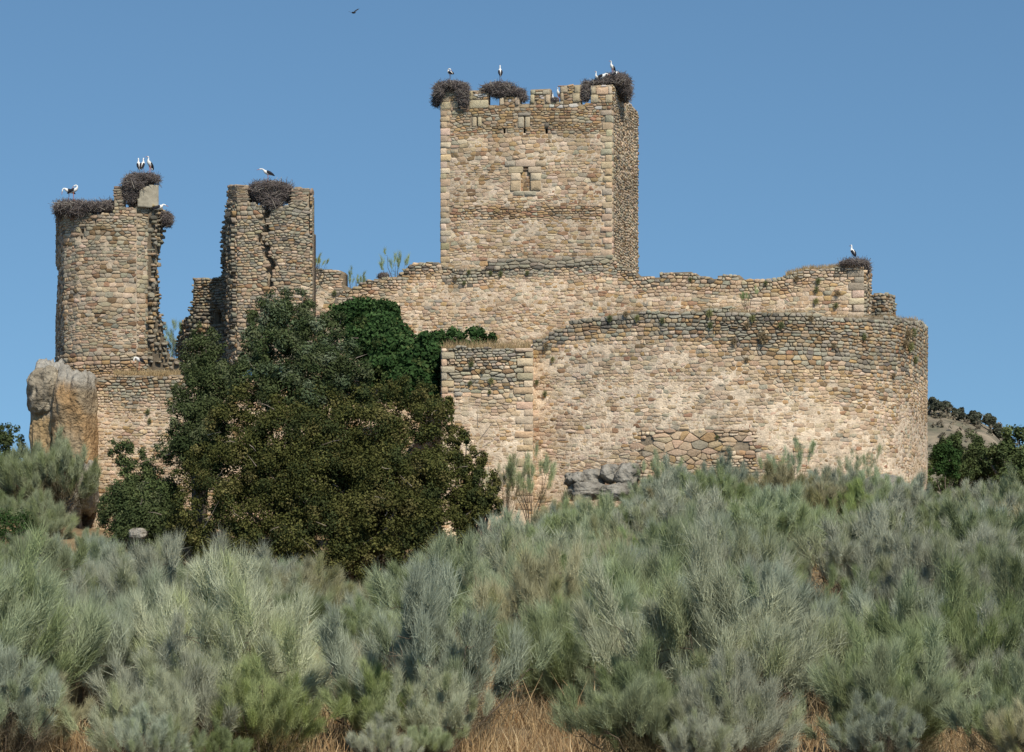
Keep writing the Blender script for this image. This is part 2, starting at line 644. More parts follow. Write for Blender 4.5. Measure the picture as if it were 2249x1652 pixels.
    ug = ug[(ug >= u0 - 1e-6) & (ug <= u1 + 1e-6)]
    vg = np.unique(np.round(np.concatenate([np.arange(z0, z1 + grid, grid)] + [[a, b] for _, a, _, b in rects]), 4))
    ug = ug[np.concatenate([[True], np.diff(ug) > 0.004])]; vg = vg[np.concatenate([[True], np.diff(vg) > 0.004])]
    UC, VC = np.meshgrid((ug[1:] + ug[:-1]) / 2, (vg[1:] + vg[:-1]) / 2)
    inc = np.ones(UC.shape, bool)
    pxc, pyc = proj(UC, VC)
    if outline is not None:
        inc &= in_poly(pxc, pyc, outline)
    for (a0, b0, a1, b1) in rects:
        inc &= ~((UC > a0) & (UC < a1) & (VC > b0) & (VC < b1))
    U, Vv = np.meshgrid(ug, vg)
    pxg, pyg = proj(U, Vv)
    X, Y = path.xyat(U)
    nx, ny = path.normals(U)
    dt = dtop(pxg, pyg, Y)
    n1 = fbm(U * 0.9, Vv * 1.3, seed + .5)
    n2 = fbm(U * 4.6, Vv * 6.0, seed + 7.5)
    if dry is not None:
        dr = np.clip(np.vectorize(dry)(pxg, pyg, dt), 0, 1)
    else:
        dr = np.zeros(U.shape)
    sm = np.clip((n1 - (0.62 - 0.3 * smear)) * 5, 0, 1) * (1 - dr)
    z = -0.02 + sm * 0.038 + (n2 - 0.5) * (0.035 + 0.075 * sm) - dr * 0.045
    if crack is not None:
        cr = np.full(U.shape, 9.0)
        pts = np.stack([U, Vv], -1)
        for (a, b) in zip(cuv, cuv[1:]):
            a = np.array(a); b = np.array(b); ab = b - a
            t = np.clip(((pts - a) @ ab) / (ab @ ab), 0, 1)
            cr = np.minimum(cr, np.linalg.norm(pts - (a + t[..., None] * ab), axis=-1))
        z = z - 0.9 * np.exp(-(cr / 0.13) ** 2)
    GX, GY = X + nx * (off + z), Y + ny * (off + z)
    BX, BY = X + nx * (off - thick), Y + ny * (off - thick)
    c1 = np.array([0.80, 0.67, 0.51]); c2 = np.array([0.63, 0.48, 0.33]); c3 = np.array([0.20, 0.16, 0.11])
    n3 = fbm(U * 1.7, Vv * 1.7, seed + 3.5)[..., None]
    col = c1 * n3 + c2 * (1 - n3)
    f = np.clip(dr * 0.85 + (1 - sm) * 0.25, 0, 1)[..., None]
    col = (col * (1 - f) + c3 * f) * tone * stain(pxg, pyg)[..., None]
    NV = U.size
    Vt = np.concatenate([np.stack([GX, GY, Vv], -1).reshape(-1, 3), np.stack([BX, BY, Vv], -1).reshape(-1, 3)])
    Cc = np.concatenate([col.reshape(-1, 3), np.tile(np.array([0.30, 0.22, 0.14]), (NV, 1))])
    nu = len(ug)
    J, I = np.nonzero(inc)
    a = J * nu + I
    Q = [np.stack([a, a + 1, a + 1 + nu, a + nu], -1), np.stack([a + NV, a + nu + NV, a + 1 + nu + NV, a + 1 + NV], -1)]
    pad = np.pad(inc, 1)
    for (dj, di, p, q) in ((0, -1, 0, nu), (0, 1, 1 + nu, 1), (-1, 0, 1, 0), (1, 0, nu, nu + 1)):
        ed = inc & ~pad[1 + dj:1 + dj + inc.shape[0], 1 + di:1 + di + inc.shape[1]]
        jj, ii = np.nonzero(ed)
        b = jj * nu + ii
        Q.append(np.stack([b + p, b + q, b + q + NV, b + p + NV], -1))
    me = mesh_np("wall_core", Vt, Q, Cc)
    # drop the vertices no face uses
    import bmesh
    bm = bmesh.new(); bm.from_mesh(me)
    bmesh.ops.delete(bm, geom=[v for v in bm.verts if not v.link_faces], context='VERTS')
    bm.to_mesh(me); bm.free()
    add("mortar_core", me, mat or M_MORTAR, th.root, (0, 0, 0))


def prism(name, pts, z0, z1, mat, parent, col=(0.3, 0.22, 0.14)):
    n = len(pts)
    V = [(x, y, z0) for x, y in pts] + [(x, y, z1) for x, y in pts]
    me = bpy.data.meshes.new(name)
    me.from_pydata(V, [], [tuple(range(n)), tuple(range(2 * n - 1, n - 1, -1))] + [(i, (i + 1) % n, n + (i + 1) % n, n + i) for i in range(n)])
    a = me.color_attributes.new("tint", 'FLOAT_COLOR', 'POINT')
    for d in a.data:
        d.color = (*col, 1)
    return add(name, me, mat, parent, (0, 0, 0))


def quoins(path, u_corner, side, z0, z1, seed, hh=0.44, wa=0.48, wb=0.74, colour=TAN, phase=0):
    r = random.Random(seed)
    out, v, k = [], z0, phase
    while v < z1 - 0.2:
        h = hh * r.uniform(0.85, 1.2)
        h = min(h, z1 - v)
        ww = (wa if k % 2 else wb) * r.uniform(0.88, 1.12)
        c = pick(r, [(colour, 5), (GREY, 1.6), (LIGHT, 1.4), (ASH, 2)])
        out.append((u_corner - ww, v, u_corner, v + h, c) if side < 0 else (u_corner, v, u_corner + ww, v + h, c))
        v += h; k += 1
    return out


def uvrect(path, a, b, c, d, col):
    """picture rectangle -> block on the path"""
    u_a, u_c = path.u_at(a), path.u_at(c)
    Y = float(path.xyat((u_a + u_c) / 2)[1])
    return (u_a, (YH - d) * Y / F, u_c, (YH - b) * Y / F, col)


def Z(py, d):
    return (YH - py) * d / F


# ---- 1. the keep
DK = 170.0
a_k = math.radians(11.5)
xr = (1344.5 - CX) * DK / F
Lf = 12.45
pl = (xr - Lf * math.cos(a_k), DK + Lf * math.sin(a_k))
pb = (xr + 12.3 * math.sin(a_k), DK + 12.3 * math.cos(a_k))
topx = lambda x, y: (CX + F * x / y, y)
kp = Path([topx(*pl), (1344.5, DK), topx(*pb)])
KT = [(940, 198), (1007, 198), (1007.1, 240), (1029.5, 238), (1029.6, 199), (1073, 199), (1073.1, 232), (1097, 232), (1097.1, 214),
      (1141, 214), (1141.1, 229), (1164, 228), (1164.1, 197), (1208.5, 196), (1208.6, 224), (1230.5, 224), (1230.6, 188),
      (1274, 187), (1274.1, 228), (1297, 228), (1297.1, 187), (1345, 186), (1352, 198), (1362, 204), (1372, 216), (1384, 226), (1392, 233), (1394, 241), (1420, 243)]
keep_out = KT + [(1420, 660), (940, 660)]
keep = Thing("castle_keep", "tall square stone keep with battlements and stork nests on top", "castle tower", (float(kp.xy[0][0]) + 6, DK + 6, Z(640, 176)), visy=600)
uc_ = float(kp.cum[1])
zb, zt = Z(650, DK), Z(180, DK)
holes_k = [(1046.6, 257, 1049.0, 277.5), (1150.8, 255, 1153.2, 281), (1105.0, 281.5, 1109.5, 293.5), (1148.8, 281, 1154.0, 293),
           (1196.8, 281, 1202.8, 294.5), (1143.2, 372, 1165.2, 420), (1148.6, 366, 1160.0, 372)]
blocks_k = quoins(kp, 0.0, 1, zb, Z(242, 172), 5) + quoins(kp, uc_, -1, zb, Z(242, DK), 6) + quoins(kp, uc_, 1, zb, Z(242, DK), 7, wa=0.45, wb=0.7, phase=1)
for rct in [(1109, 353, 1132, 366, GREY), (1132, 351, 1176, 366, LIGHT), (1176, 353, 1198, 366, ASH),
            (1117, 366, 1148.4, 380, ASH), (1160.2, 366, 1189, 380, ASH), (1122, 380, 1143, 397, LIGHT), (1165.4, 380, 1188, 397, LIGHT),
            (1121, 397, 1143, 420, TAN), (1165.4, 397, 1188, 419, TAN), (1128, 420, 1152, 430, GREY), (1152, 420, 1178, 431, GREY),
            (1037.5, 257, 1046.4, 279, ASH), (1049.2, 257, 1058, 278, ASH), (1138, 257, 1150.6, 281, GREY), (1153.4, 257, 1164, 280, ASH),
            (1138, 247, 1166, 254.5, LICHEN), (1196, 270, 1206, 280.6, DARK),
            (963.6, 199, 986, 211, ASH), (963.6, 211, 986.5, 224, ASH), (963.6, 224, 990, 240, ASH), (995, 222, 1007, 239, ASH),
            (1029.8, 199, 1038, 219, ASH), (1097.4, 215, 1107, 231, LIGHT), (1131, 215, 1140.6, 231, LIGHT), (1029.8, 220, 1072, 238, ASH),
            (1164.4, 198, 1176, 208, GREY), (1176, 202, 1192, 208, GREY), (1192, 198, 1207, 208, GREY), (1164.4, 208, 1174, 228, ASH), (1198, 208, 1208, 228, ASH),
            (1230.8, 190, 1246, 204, ASH), (1262, 188, 1273.6, 205, ASH), (1230.8, 204, 1238, 222, ASH), (1258, 205, 1273.6, 224, ASH),
            (1297.4, 192, 1309, 207, ASH), (1309, 192, 1336, 208, TAN), (1297.4, 208, 1314, 226, ASH), (1336, 190, 1344.3, 207, LIGHT), (1330, 208, 1344.3, 226, ASH)]:
    blocks_k.append(uvrect(kp, *rct))


def sty_keep(r, px, py, dt):
    if py < 238 and r.random() < .14: return pick(r, [(WHITE, 1)])
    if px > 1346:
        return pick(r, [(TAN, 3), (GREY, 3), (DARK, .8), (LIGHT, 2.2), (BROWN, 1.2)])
    if py < 300:
        return pick(r, [(tuple(q * .82 for q in TAN), 4), (OCHRE, 3.4), (GREY, 1.2), (tuple(q * .85 for q in ASH), 2), (RED, 1), (BROWN, 1.4)])
    if 455 < py < 480:
        return pick(r, [(TAN, 4), (OCHRE, 2), (GREY, 1.6), (BROWN, 1.5), (RED, 1)])
    return pick(r, [(TAN, 6), (LIGHT, 3), (OCHRE, 2.2), (PINK, 2.4), (GREY, 1.1), (RED, .8), (BROWN, .35)])


def dry_keep(px, py, dt):
    if px > 1347: return 0.5
    if py < 292: return 0.65
    if 452 < py < 482: return 0.7
    return 0.12


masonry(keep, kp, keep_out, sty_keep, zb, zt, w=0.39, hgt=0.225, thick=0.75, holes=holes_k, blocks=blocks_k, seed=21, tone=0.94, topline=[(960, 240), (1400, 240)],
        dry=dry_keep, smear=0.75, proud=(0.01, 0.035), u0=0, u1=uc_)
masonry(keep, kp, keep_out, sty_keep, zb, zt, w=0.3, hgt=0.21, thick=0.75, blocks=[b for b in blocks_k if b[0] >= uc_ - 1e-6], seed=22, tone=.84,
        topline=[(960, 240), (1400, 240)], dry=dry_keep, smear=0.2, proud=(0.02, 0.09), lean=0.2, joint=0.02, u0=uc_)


def inset_pt(u, d):
    b, t, n = kp.frame(u)
    return b - n * d


c0, c1 = kp.xy[0], kp.xy[1]
tF = (c1 - c0) / np.linalg.norm(c1 - c0); nF = np.array([tF[1], -tF[0]])
core = [c0 - nF * 1.15 + tF * 0.02, c1 - nF * 1.15 - tF * 1.15, c1 - nF * 12.2 - tF * 1.15, c0 - nF * 12.2 + tF * 0.02]
prism("tower_core", [tuple(p) for p in core], zb, Z(247, 171), M_MORTAR, keep.root, (0.2, 0.15, 0.1))
# far and left faces of the keep, seen only from elsewhere
kback = Path([topx(*(pb)), topx(*(c0 - nF * 12.3)), topx(*pl)])
masonry(keep, kback, None, sty_keep, zb, Z(232, 178), w=0.9, hgt=0.55, thick=0.75, seed=23, grid=0.4, smear=0.4)
# infill of the blocked window
nfp = Path([topx(*(kp.frame(kp.u_at(1140))[0])), topx(*(kp.frame(kp.u_at(1168))[0]))])
masonry(keep, nfp, None, lambda r, a, b, c: pick(r, [(OCHRE, 2), (BROWN, 3), (RED, 1.4), (PINK, 1)]), Z(423, DK), Z(364, DK), w=0.3, hgt=0.24,
        off=-0.14, thick=0.3, seed=24, proud=(0.01, .03), smear=0.2)
keep.finish()

# ---- 2. the curtain wall in front of the keep
cp = Path([(655, 161), (1000, 159), (1352, 156.5), (1700, 154), (1898, 152.6)])
CT = [(655, 588), (683, 589), (700, 592), (723, 592), (749, 596), (750, 626), (764, 633), (777, 633), (790, 624), (802, 617), (832, 612), (870, 608), (884, 596),
      (900, 581), (941, 576), (963, 577), (977, 585), (1010, 590), (1060, 592), (1074, 572), (1100, 568), (1200, 568), (1344, 561), (1352, 578), (1383, 590),
      (1405, 607), (1447, 609), (1451, 598), (1490, 597), (1526, 599), (1530, 608), (1561, 608), (1565, 614), (1574, 612), (1578, 606), (1600, 603), (1626, 606),
      (1629, 615), (1665, 616), (1700, 614), (1727, 604), (1770, 592), (1829, 589), (1846, 585), (1860, 582), (1899, 580)]
cout = CT + [(1899, 900), (655, 900)]
curtain = Thing("curtain_wall", "long uneven-topped rubble wall running in front of the keep's foot", "castle wall", (5, 157, Z(800, 157)), visy=770)


def sty_cur(r, px, py, dt):
    g = max(0.0, 1 - dt / 0.9)
    if 970 < px < 1352 and dt < 1.15: g = 1.0
    if px > 1840 and dt > 0.3: return pick(r, [(TAN, 3), (LIGHT, 4), (PINK, 2), (OCHRE, 1)])
    if px < 780: g = max(g, 0.55)
    if r.random() < g * 0.8:
        return pick(r, [(LICHEN, 4), (GREY, 3), (DARK, 1.1), (PINK, .6), (ASH, 1)])
    return pick(r, [(TAN, 6), (LIGHT, 3.5), (OCHRE, 1.6), (PINK, 2), (GREY, 1.6), (RED, .4), (LICHEN, .4)])


def dry_cur(px, py, dt):
    return max(0.1, min(0.9, 1.25 - dt * 0.75))


bc = quoins(cp, cp.L, -1, Z(730, 153), Z(590, 153), 9, hh=0.42, wa=0.7, wb=1.1, colour=LIGHT)
masonry(curtain, cp, cout, sty_cur, Z(880, 160), Z(555, 160), w=0.36, hgt=0.21, thick=1.6, blocks=bc, seed=31, topline=CT, dry=dry_cur, smear=0.75,
        proud=(0.01, 0.042))
cs = Path([(1898.5, 152.6), (1910.5, 157.5)])
masonry(curtain, cs, [(1897, 592), (1905, 588), (1912, 597), (1912, 800), (1897, 800)], lambda r, a, b, c: pick(r, [(GREY, 3), (BROWN, 2), (DARK, 1), (TAN, 1)]),
        Z(780, 155), Z(585, 155), w=0.3, hgt=0.2, thick=0.8, seed=32, proud=(0.03, .12), lean=.2, dry=lambda a, b, c: .9)
# coping course that steps up under the keep
cop = Path([(1066, 158.45), (1346, 156.5)])
masonry(curtain, cop, [(1073, 571), (1120, 569), (1200, 568.5), (1260, 566), (1344, 561), (1344, 577), (1260, 583), (1200, 588), (1110, 590), (1073, 591)],
        lambda r, a, b, c: pick(r, [(LICHEN, 4), (GREY, 3), (DARK, .6)]), Z(600, 157), Z(555, 157), w=0.6, hgt=0.3, off=0.03, thick=0.3, seed=33, tone=0.85, proud=(.01, .04), dry=lambda a, b, c: .6)
curtain.finish()

# ---- 3. ruined stub behind the right end
fs = Path([(1903, 165.6), (1945, 164.9), (1967, 166.4)])
FT = [(1904, 648), (1912, 647), (1922, 644), (1940, 645), (1957, 649), (1965, 654), (1967, 655)]
stub = Thing("ruined_wall_stub", "small weathered block of ruined masonry behind the right pillar", "ruin", (25, 166, Z(760, 166)), visy=700)
masonry(stub, fs, FT + [(1967, 800), (1904, 800)], lambda r, a, b, c: pick(r, [(GREY, 3), (BROWN, 1.5), (LICHEN, 2), (TAN, 2)]), Z(780, 166), Z(640, 166), w=0.3, hgt=0.2, thick=1.2, seed=35, tone=0.8,
        topline=FT, dry=lambda a, b, c: .7, proud=(.02, .1), lean=.2)
stub.finish()

# ---- 4. middle tower with the long crack
mp = Path([(497, 151.5), (520, 150), (684, 149.2)])
MT = [(500, 407), (544, 406), (544.1, 442), (560, 448), (586, 458), (620, 455), (640, 445), (641, 413), (655, 411), (675, 414)]
mleft = [(499, 445), (496, 452), (505, 458), (499, 466), (507, 474), (503, 484), (494, 490), (500, 500), (490, 507), (489, 520), (498, 526), (489, 538), (497, 548), (488, 556), (499, 566), (493, 574), (503, 584), (494, 592), (489, 606), (498, 614), (503, 627), (497, 640), (504, 655), (499, 668), (505, 690), (498, 709), (498, 800)]
mright = [(675, 415), (677, 491), (681, 529), (684, 560), (684, 800)]
mid = Thing("cracked_tower", "narrow ruined tower split by a long dark crack, one nest on top", "ruined tower", (-15, 150, Z(800, 150)), visy=720)


def sty_mid(r, px, py, dt):
    if py < 445:
        return pick(r, [(BRICK, 4), (GREY, 2), (TAN, 1.5), (PINK, 1)])
    g = 0.75 if py < 540 else 0.42
    if r.random() < g:
        return pick(r, [(GREY, 4), (LICHEN, 3), (ASH, 2), (DARK, .5)])
    return pick(r, [(TAN, 5), (PINK, 2.5), (LIGHT, 2), (OCHRE, 1.5), (RED, .7)])


mo = list(reversed(mleft)) + MT + mright
CRK = [(583, 452), (587, 462), (581, 480), (584, 492), (589, 505), (577, 512), (570, 529), (581, 537), (587, 548), (582, 562), (590, 567), (599, 586), (588, 593), (594, 614), (590, 630)]
mbrick = [(502, 400), (676, 400), (676, 443), (641, 443), (641, 400), (546, 400), (546, 443), (502, 443)]
masonry(mid, mp, mo, sty_mid, Z(830, 150), Z(398, 150), w=0.34, hgt=0.205, thick=1.5, seed=41, tone=0.8, topline=[(500, 407), (675, 412)], crack=CRK, smear=0.45,
        proud=(0.02, 0.075), lean=.1, dry=lambda px, py, dt: 0.45, skip=mbrick)
masonry(mid, mp, mo, sty_mid, Z(447, 150), Z(398, 150), w=0.42, hgt=0.115, seed=42, tone=0.74, backing=False, region=mbrick, proud=(.01, .03), joint=.008, jit=.1)
mr_ = Path([(684, 149.15), (688.6, 150.9)])
masonry(mid, mr_, None, sty_mid, Z(800, 150), Z(418, 150), w=0.36, hgt=0.2, off=.03, seed=47, tone=.8, backing=False)
ms = Path([(489, 156), (499, 151.2)])
masonry(mid, ms, [(486, 520), (493, 500), (498, 445), (502, 445), (502, 800), (484, 800), (488, 600)], lambda r, a, b, c: pick(r, [(GREY, 3), (DARK, 1.5), (TAN, 1.5), (OCHRE, .7), (LICHEN, 2)]),
        Z(800, 153), Z(440, 153), w=0.33, hgt=0.27, thick=1.0, seed=43, tone=0.8, proud=(0.02, 0.15), lean=.4, depth=.3, joint=.05, dry=lambda a, b, c: .9)
# broken face: stones standing proud along the torn left edge
msb = Path([(499, 150.9), (515, 149.9)])
masonry(mid, msb, [(488, 470), (513, 460), (511, 560), (516, 640), (512, 760), (488, 760)], lambda r, a, b, c: pick(r, [(GREY, 3), (DARK, 1), (TAN, 2), (OCHRE, .9), (LICHEN, 2)]),
        Z(760, 151), Z(460, 151), w=0.33, hgt=0.27, off=0.05, seed=44, tone=0.7, backing=False, proud=(0.02, 0.15), lean=.5, depth=.2, joint=.04)
mid.finish()

# ---- 5. low broken wall left of the middle tower
lp = Path([(389, 158), (424, 155), (505, 153.6)])
LT = [(389, 744), (398, 714), (402, 702), (415, 697), (421, 678), (423, 640), (424.5, 610), (445, 611), (466, 613), (490, 606), (505, 600)]
low = Thing("broken_wall", "low broken grey wall with a dark opening, left of the cracked tower", "castle wall", (-19, 155, Z(830, 155)), visy=760)
masonry(low, lp, LT + [(505, 860), (389, 860)], lambda r, a, b, c: pick(r, [(GREY, 4), (DARK, .8), (TAN, 2.4), (LICHEN, 2.4), (BROWN, 1)]), Z(850, 155), Z(600, 155), w=0.34, hgt=0.2, thick=1.3,
        holes=[(471, 685, 486, 712)], seed=45, tone=0.84, topline=LT, dry=lambda a, b, c: .75, proud=(.03, .15), lean=.25, joint=.02)
masonry(low, Path([(465, 156.4), (492, 156.2)]), None, lambda r, a, b, c: pick(r, [(BROWN, 1)]), Z(722, 156), Z(676, 156), seed=46, thick=.3, smear=0, dry=lambda a, b, c: 1.0)
low.finish()

# ---- 6. left tower
tp = Path([(122.5, 152.5), (128, 149.6), (142, 148), (170, 147.2), (220, 146.8), (300, 146.8), (338, 147.4)])
TT = [(118, 470), (250.4, 470), (250.5, 412), (268, 411), (268.1, 455), (302.4, 458), (302.5, 408), (349, 406), (349.1, 456), (362, 462)]
tleft = [(122.7, 470), (124, 512), (122.7, 580), (128, 595), (127, 643), (122.7, 699), (119, 756), (122.7, 780), (124, 818), (135, 828)]
tower_out = [(205, 850), (200, 835), (135, 832)] + list(reversed(tleft[:-1])) + TT[1:-2] + [(349, 456), (350, 700), (345, 760), (350, 850)]
ltow = Thing("ruined_round_tower", "tall ruined tower at the left with a torn right side, standing on granite boulders", "ruined tower", (-25, 148, Z(820, 148)), visy=830)


def sty_lt(r, px, py, dt):
    if px > 318 and r.random() < .5:
        return pick(r, [(GREY, 3), (LICHEN, 3), (BROWN, 1)])
    if px < 145:
        return pick(r, [(GREY, 3), (TAN, 2), (BROWN, 2), (DARK, 1)])
    if py < 462: return pick(r, [(BRICK, 3), (GREY, 3), (TAN, 1)])
    g = 0.62 if py < 560 else 0.36
    if py > 790: return pick(r, [(TAN, 4), (OCHRE, 3), (PINK, 1.6), (GREY, 1)])
    if r.random() < g:
        return pick(r, [(GREY, 4), (ASH, 3), (BROWN, .9), (LICHEN, 1)])
    return pick(r, [(TAN, 5), (LIGHT, 2.2), (PINK, 2.6), (RED, .9), (GREY, 1.4), (BROWN, .6)])


masonry(ltow, tp, tower_out, sty_lt, Z(856, 148), Z(400, 148), w=0.35, hgt=0.205, thick=1.5, seed=51, tone=0.8, topline=[(120, 470), (360, 470)], smear=0.7,
        holes=[(207.5, 482, 210.5, 492), (176.5, 502, 184, 513), (176, 518.5, 181, 526), (206, 688, 232, 690.5)], proud=(.02, .065), lean=.09,
        dry=lambda px, py, dt: 0.75 if py > 780 else (0.5 if py < 520 else 0.15))
ts = Path([(332, 147.0), (352, 148.4), (370, 151)])
tright = [(349, 456), (358, 462), (360, 506), (357, 536), (350, 565), (347, 595), (350, 625), (353, 657), (350, 684), (359, 708), (362, 744), (370, 774), (389, 786), (395, 830)]
SG = lambda r, a, b, c: pick(r, [(GREY, 4), (DARK, 1.1), (TAN, 2.6), (OCHRE, 1), (LICHEN, 2.5)])
masonry(ltow, ts, [(333, 462)] + tright + [(333, 830)], SG, Z(840, 150), Z(455, 150), w=0.33, hgt=0.27, thick=1.1, seed=52, tone=0.68, proud=(0.02, 0.15), lean=.4, depth=.25,
        joint=.05, dry=lambda a, b, c: .9)
tsb = Path([(318, 146.7), (345, 147.2)])
masonry(ltow, tsb, [(334, 470), (346, 470), (345, 560), (340, 600), (343, 680), (346, 720), (350, 780), (330, 800), (326, 700), (336, 600)], SG, Z(810, 147), Z(465, 147), w=0.33, hgt=0.27, off=.04,
        seed=53, tone=0.7, backing=False, proud=(0.02, 0.15), lean=.5, depth=.2, joint=.04)
# rubble foot on the right of the tower
tf = Path([(336, 146.9), (398, 147.6)])
masonry(ltow, tf, [(345, 700), (352, 720), (366, 760), (376, 782), (392, 790), (398, 796), (398, 835), (330, 835), (338, 760)], SG, Z(840, 147), Z(690, 147), w=0.33, hgt=0.27, thick=2.0, seed=54, tone=0.7,
        proud=(0.02, 0.15), lean=.4, depth=.25, joint=.04, dry=lambda a, b, c: .9)
# plastered merlon
pm = Path([(303, 146.55), (349, 147.15)])
masonry(ltow, pm, [(306, 421), (322, 408), (349, 406), (349, 455), (303, 455)], sty_lt, Z(457, 147), Z(404, 147), off=.06, thick=.25, seed=55, mat=M_PLASTER, smear=0, stones=False)
ltow.finish()

# ---- 7. revetment wall below the left tower
rp = Path([(165, 147), (208, 145.4), (420, 144.5), (600, 146), (972, 148)])
RT = [(207, 834), (240, 826), (258, 822), (300, 824), (340, 828), (385, 824), (420, 826), (600, 826), (972, 822)]
rleft = [(207, 835), (208, 1004), (203, 1020), (180, 1070), (166, 1118), (174, 1180), (190, 1230)]
rev = Thing("revetment_wall", "rubble retaining wall below the left tower, running down behind the trees", "castle wall", (-20, 146, Z(1230, 146)), visy=1170)


def sty_rev(r, px, py, dt):
    if dt < 1.5 + 0.8 * math.sin(px * .05) and px < 420:
        return pick(r, [(GREY, 3), (LICHEN, 2.4), (BROWN, 1.2), (TAN, 2)])
    if py > 1060:
        return pick(r, [(TAN, 3), (PINK, 3), (OCHRE, 2), (LIGHT, 2)])
    return pick(r, [(TAN, 4), (LIGHT, 4), (PINK, 2.4), (OCHRE, 1), (GREY, 1)])


masonry(rev, rp, list(reversed(rleft)) + RT + [(972, 1230)], sty_rev, Z(1240, 145), Z(815, 145), w=0.34, hgt=0.195, thick=2.2, seed=61, tone=0.92, topline=RT, smear=0.95,
        dry=lambda px, py, dt: max(.1, min(.8, 1.1 - dt * .5)), proud=(.015, .06))
rev.finish()

# ---- 8. projecting bastion of the front wall
bp_ = Path([(969, 150), (969.5, 137.0), (1170.6, 136.8), (1171, 139.5)])
BT = [(969, 765), (985, 765), (1000, 763), (1017, 760), (1024, 764), (1060, 764), (1066, 762), (1090, 765), (1120, 764), (1170.6, 764)]
bas = Thing("stone_bastion", "flat square bastion with a grey stone top course, dry grass growing on it", "castle wall", (0, 140, Z(1130, 137)), visy=1120)


def sty_bas(r, px, py, dt):
    if dt < 0.55:
        return pick(r, [(LICHEN, 5), (GREY, 3), (DARK, .5)])
    if dt < 2.9:
        return pick(r, [(LICHEN, 2), (GREY, 3.4), (TAN, 3), (BROWN, 1.4), (OCHRE, 1.5), (LIGHT, 1.5), (DARK, .6)])
    return pick(r, [(LIGHT, 5), (TAN, 4), (PINK, 2), (OCHRE, 1)])


ub0, ub1 = float(bp_.cum[1]), float(bp_.cum[2])
blk = quoins(bp_, ub1, -1, Z(1120, 137), Z(765, 137), 71, hh=0.42, wa=0.5, wb=1.0) + quoins(bp_, ub0, 1, Z(1000, 137), Z(765, 137), 72, hh=0.4, wa=0.35, wb=0.7)
masonry(bas, bp_, BT + [(1170.6, 1200), (969, 1200)], sty_bas, Z(1190, 137), Z(758, 137), w=0.37, hgt=0.215, thick=1.6, blocks=blk, seed=73, u0=ub0, u1=ub1,
        topline=BT, smear=0.95, dry=lambda px, py, dt: max(.0, min(.95, 1.5 - dt * .42)), proud=(.01, .04))
masonry(bas, bp_, None, sty_bas, Z(1100, 137), Z(768, 137), w=0.6, hgt=0.35, thick=1.0, seed=74, u0=0, u1=ub0, grid=.3)
masonry(bas, bp_, None, sty_bas, Z(1100, 137), Z(768, 137), w=0.6, hgt=0.35, thick=1.0, seed=75, u0=ub1, grid=.3)
bas.finish()

# ---- 9. long curved front wall
wp = Path([(1169, 138.2), (1300, 136.6), (1450, 135.2), (1600, 134.4), (1750, 134.2), (1860, 134.9), (1920, 136.0), (1965, 137.7), (2000, 140), (2022, 142.8), (2033, 146), (2036.6, 150)])
WT = [(1169, 747), (1185, 745), (1200, 741), (1206, 731), (1225, 724), (1252, 715), (1256, 704), (1290, 699), (1326, 696), (1392, 684), (1450, 685), (1523, 685), (1560, 677), (1593, 675),
      (1602, 682), (1642, 685), (1683, 688), (1747, 685), (1785, 689), (1800, 696), (1910, 697), (1966, 697), (1992, 702), (2010, 700), (2024, 707), (2033, 716), (2040, 720)]
front = Thing("curved_front_wall", "long pale front wall curving away at its right end, darker along the top", "castle wall", (13, 136, Z(1150, 136)), visy=1070)
BIGR = [(1400, 968), (1440, 950), (1500, 946), (1560, 952), (1600, 958), (1640, 955), (1655, 968), (1640, 985), (1600, 990), (1560, 1010), (1540, 1060), (1440, 1060), (1400, 1010)]


def weather(px):
    return float(np.interp(px, [1170, 1300, 1400, 1550, 1700, 1850, 1950, 2036], [0.9, 1.0, 1.1, 1.7, 2.7, 3.2, 3.5, 3.6]))


def sty_front(r, px, py, dt):
    w_ = weather(px)
    if dt < 0.35:
        return pick(r, [(LICHEN, 5), (tuple(q * .8 for q in GREY), 3), (DARK, 1.3)])
    if dt < w_ * r.uniform(0.75, 1.1):
        return pick(r, [(LICHEN, 3), (tuple(q * .75 for q in GREY), 4), (DARK, 1.6), (BROWN, 2.6), (tuple(q * .8 for q in TAN), 3), (RED, .3), (OCHRE, .8)])
    if dt < w_ * 1.6:
        return pick(r, [(GREY, 1.6), (TAN, 5), (OCHRE, 2.2), (PINK, 1.2), (BROWN, .9), (LIGHT, 2)])
    if in_poly(px, py, BIGR):
        return pick(r, [(OCHRE, 1.2), (TAN, 5), (PINK, 2), (LIGHT, 2), (GREY, 1)])
    if px > 1980:
        return pick(r, [(TAN, 4), (GREY, 1.6), (PINK, 2), (LIGHT, 1.6), (BROWN, .8)])
    return pick(r, [(LIGHT, 6), (TAN, 5), (PINK, 3), (OCHRE, .9), (GREY, .9), (RED, .45), (BROWN, .25)])


def dry_front(px, py, dt):
    w_ = weather(px)
    d = max(0.0, min(0.95, 1.25 - dt / (w_ * 1.35)))
    if 1400 < px < 1660 and 945 < py < 1060: d = max(d, 0.8)
    return d


wo = WT + [(2040, 1069), (2041, 1200), (1169, 1200)]
masonry(front, wp, wo, sty_front, Z(1190, 136), Z(668, 150), w=0.35, hgt=0.205, thick=1.6, seed=81, topline=WT, smear=0.9, dry=dry_front, proud=(.01, .045), skip=BIGR)
masonry(front, wp, wo, sty_front, Z(1070, 136), Z(940, 135), w=0.5, hgt=0.34, seed=82, topline=WT, backing=False, region=BIGR, proud=(.02, .045), joint=.018, jit=.6)
front.finish()

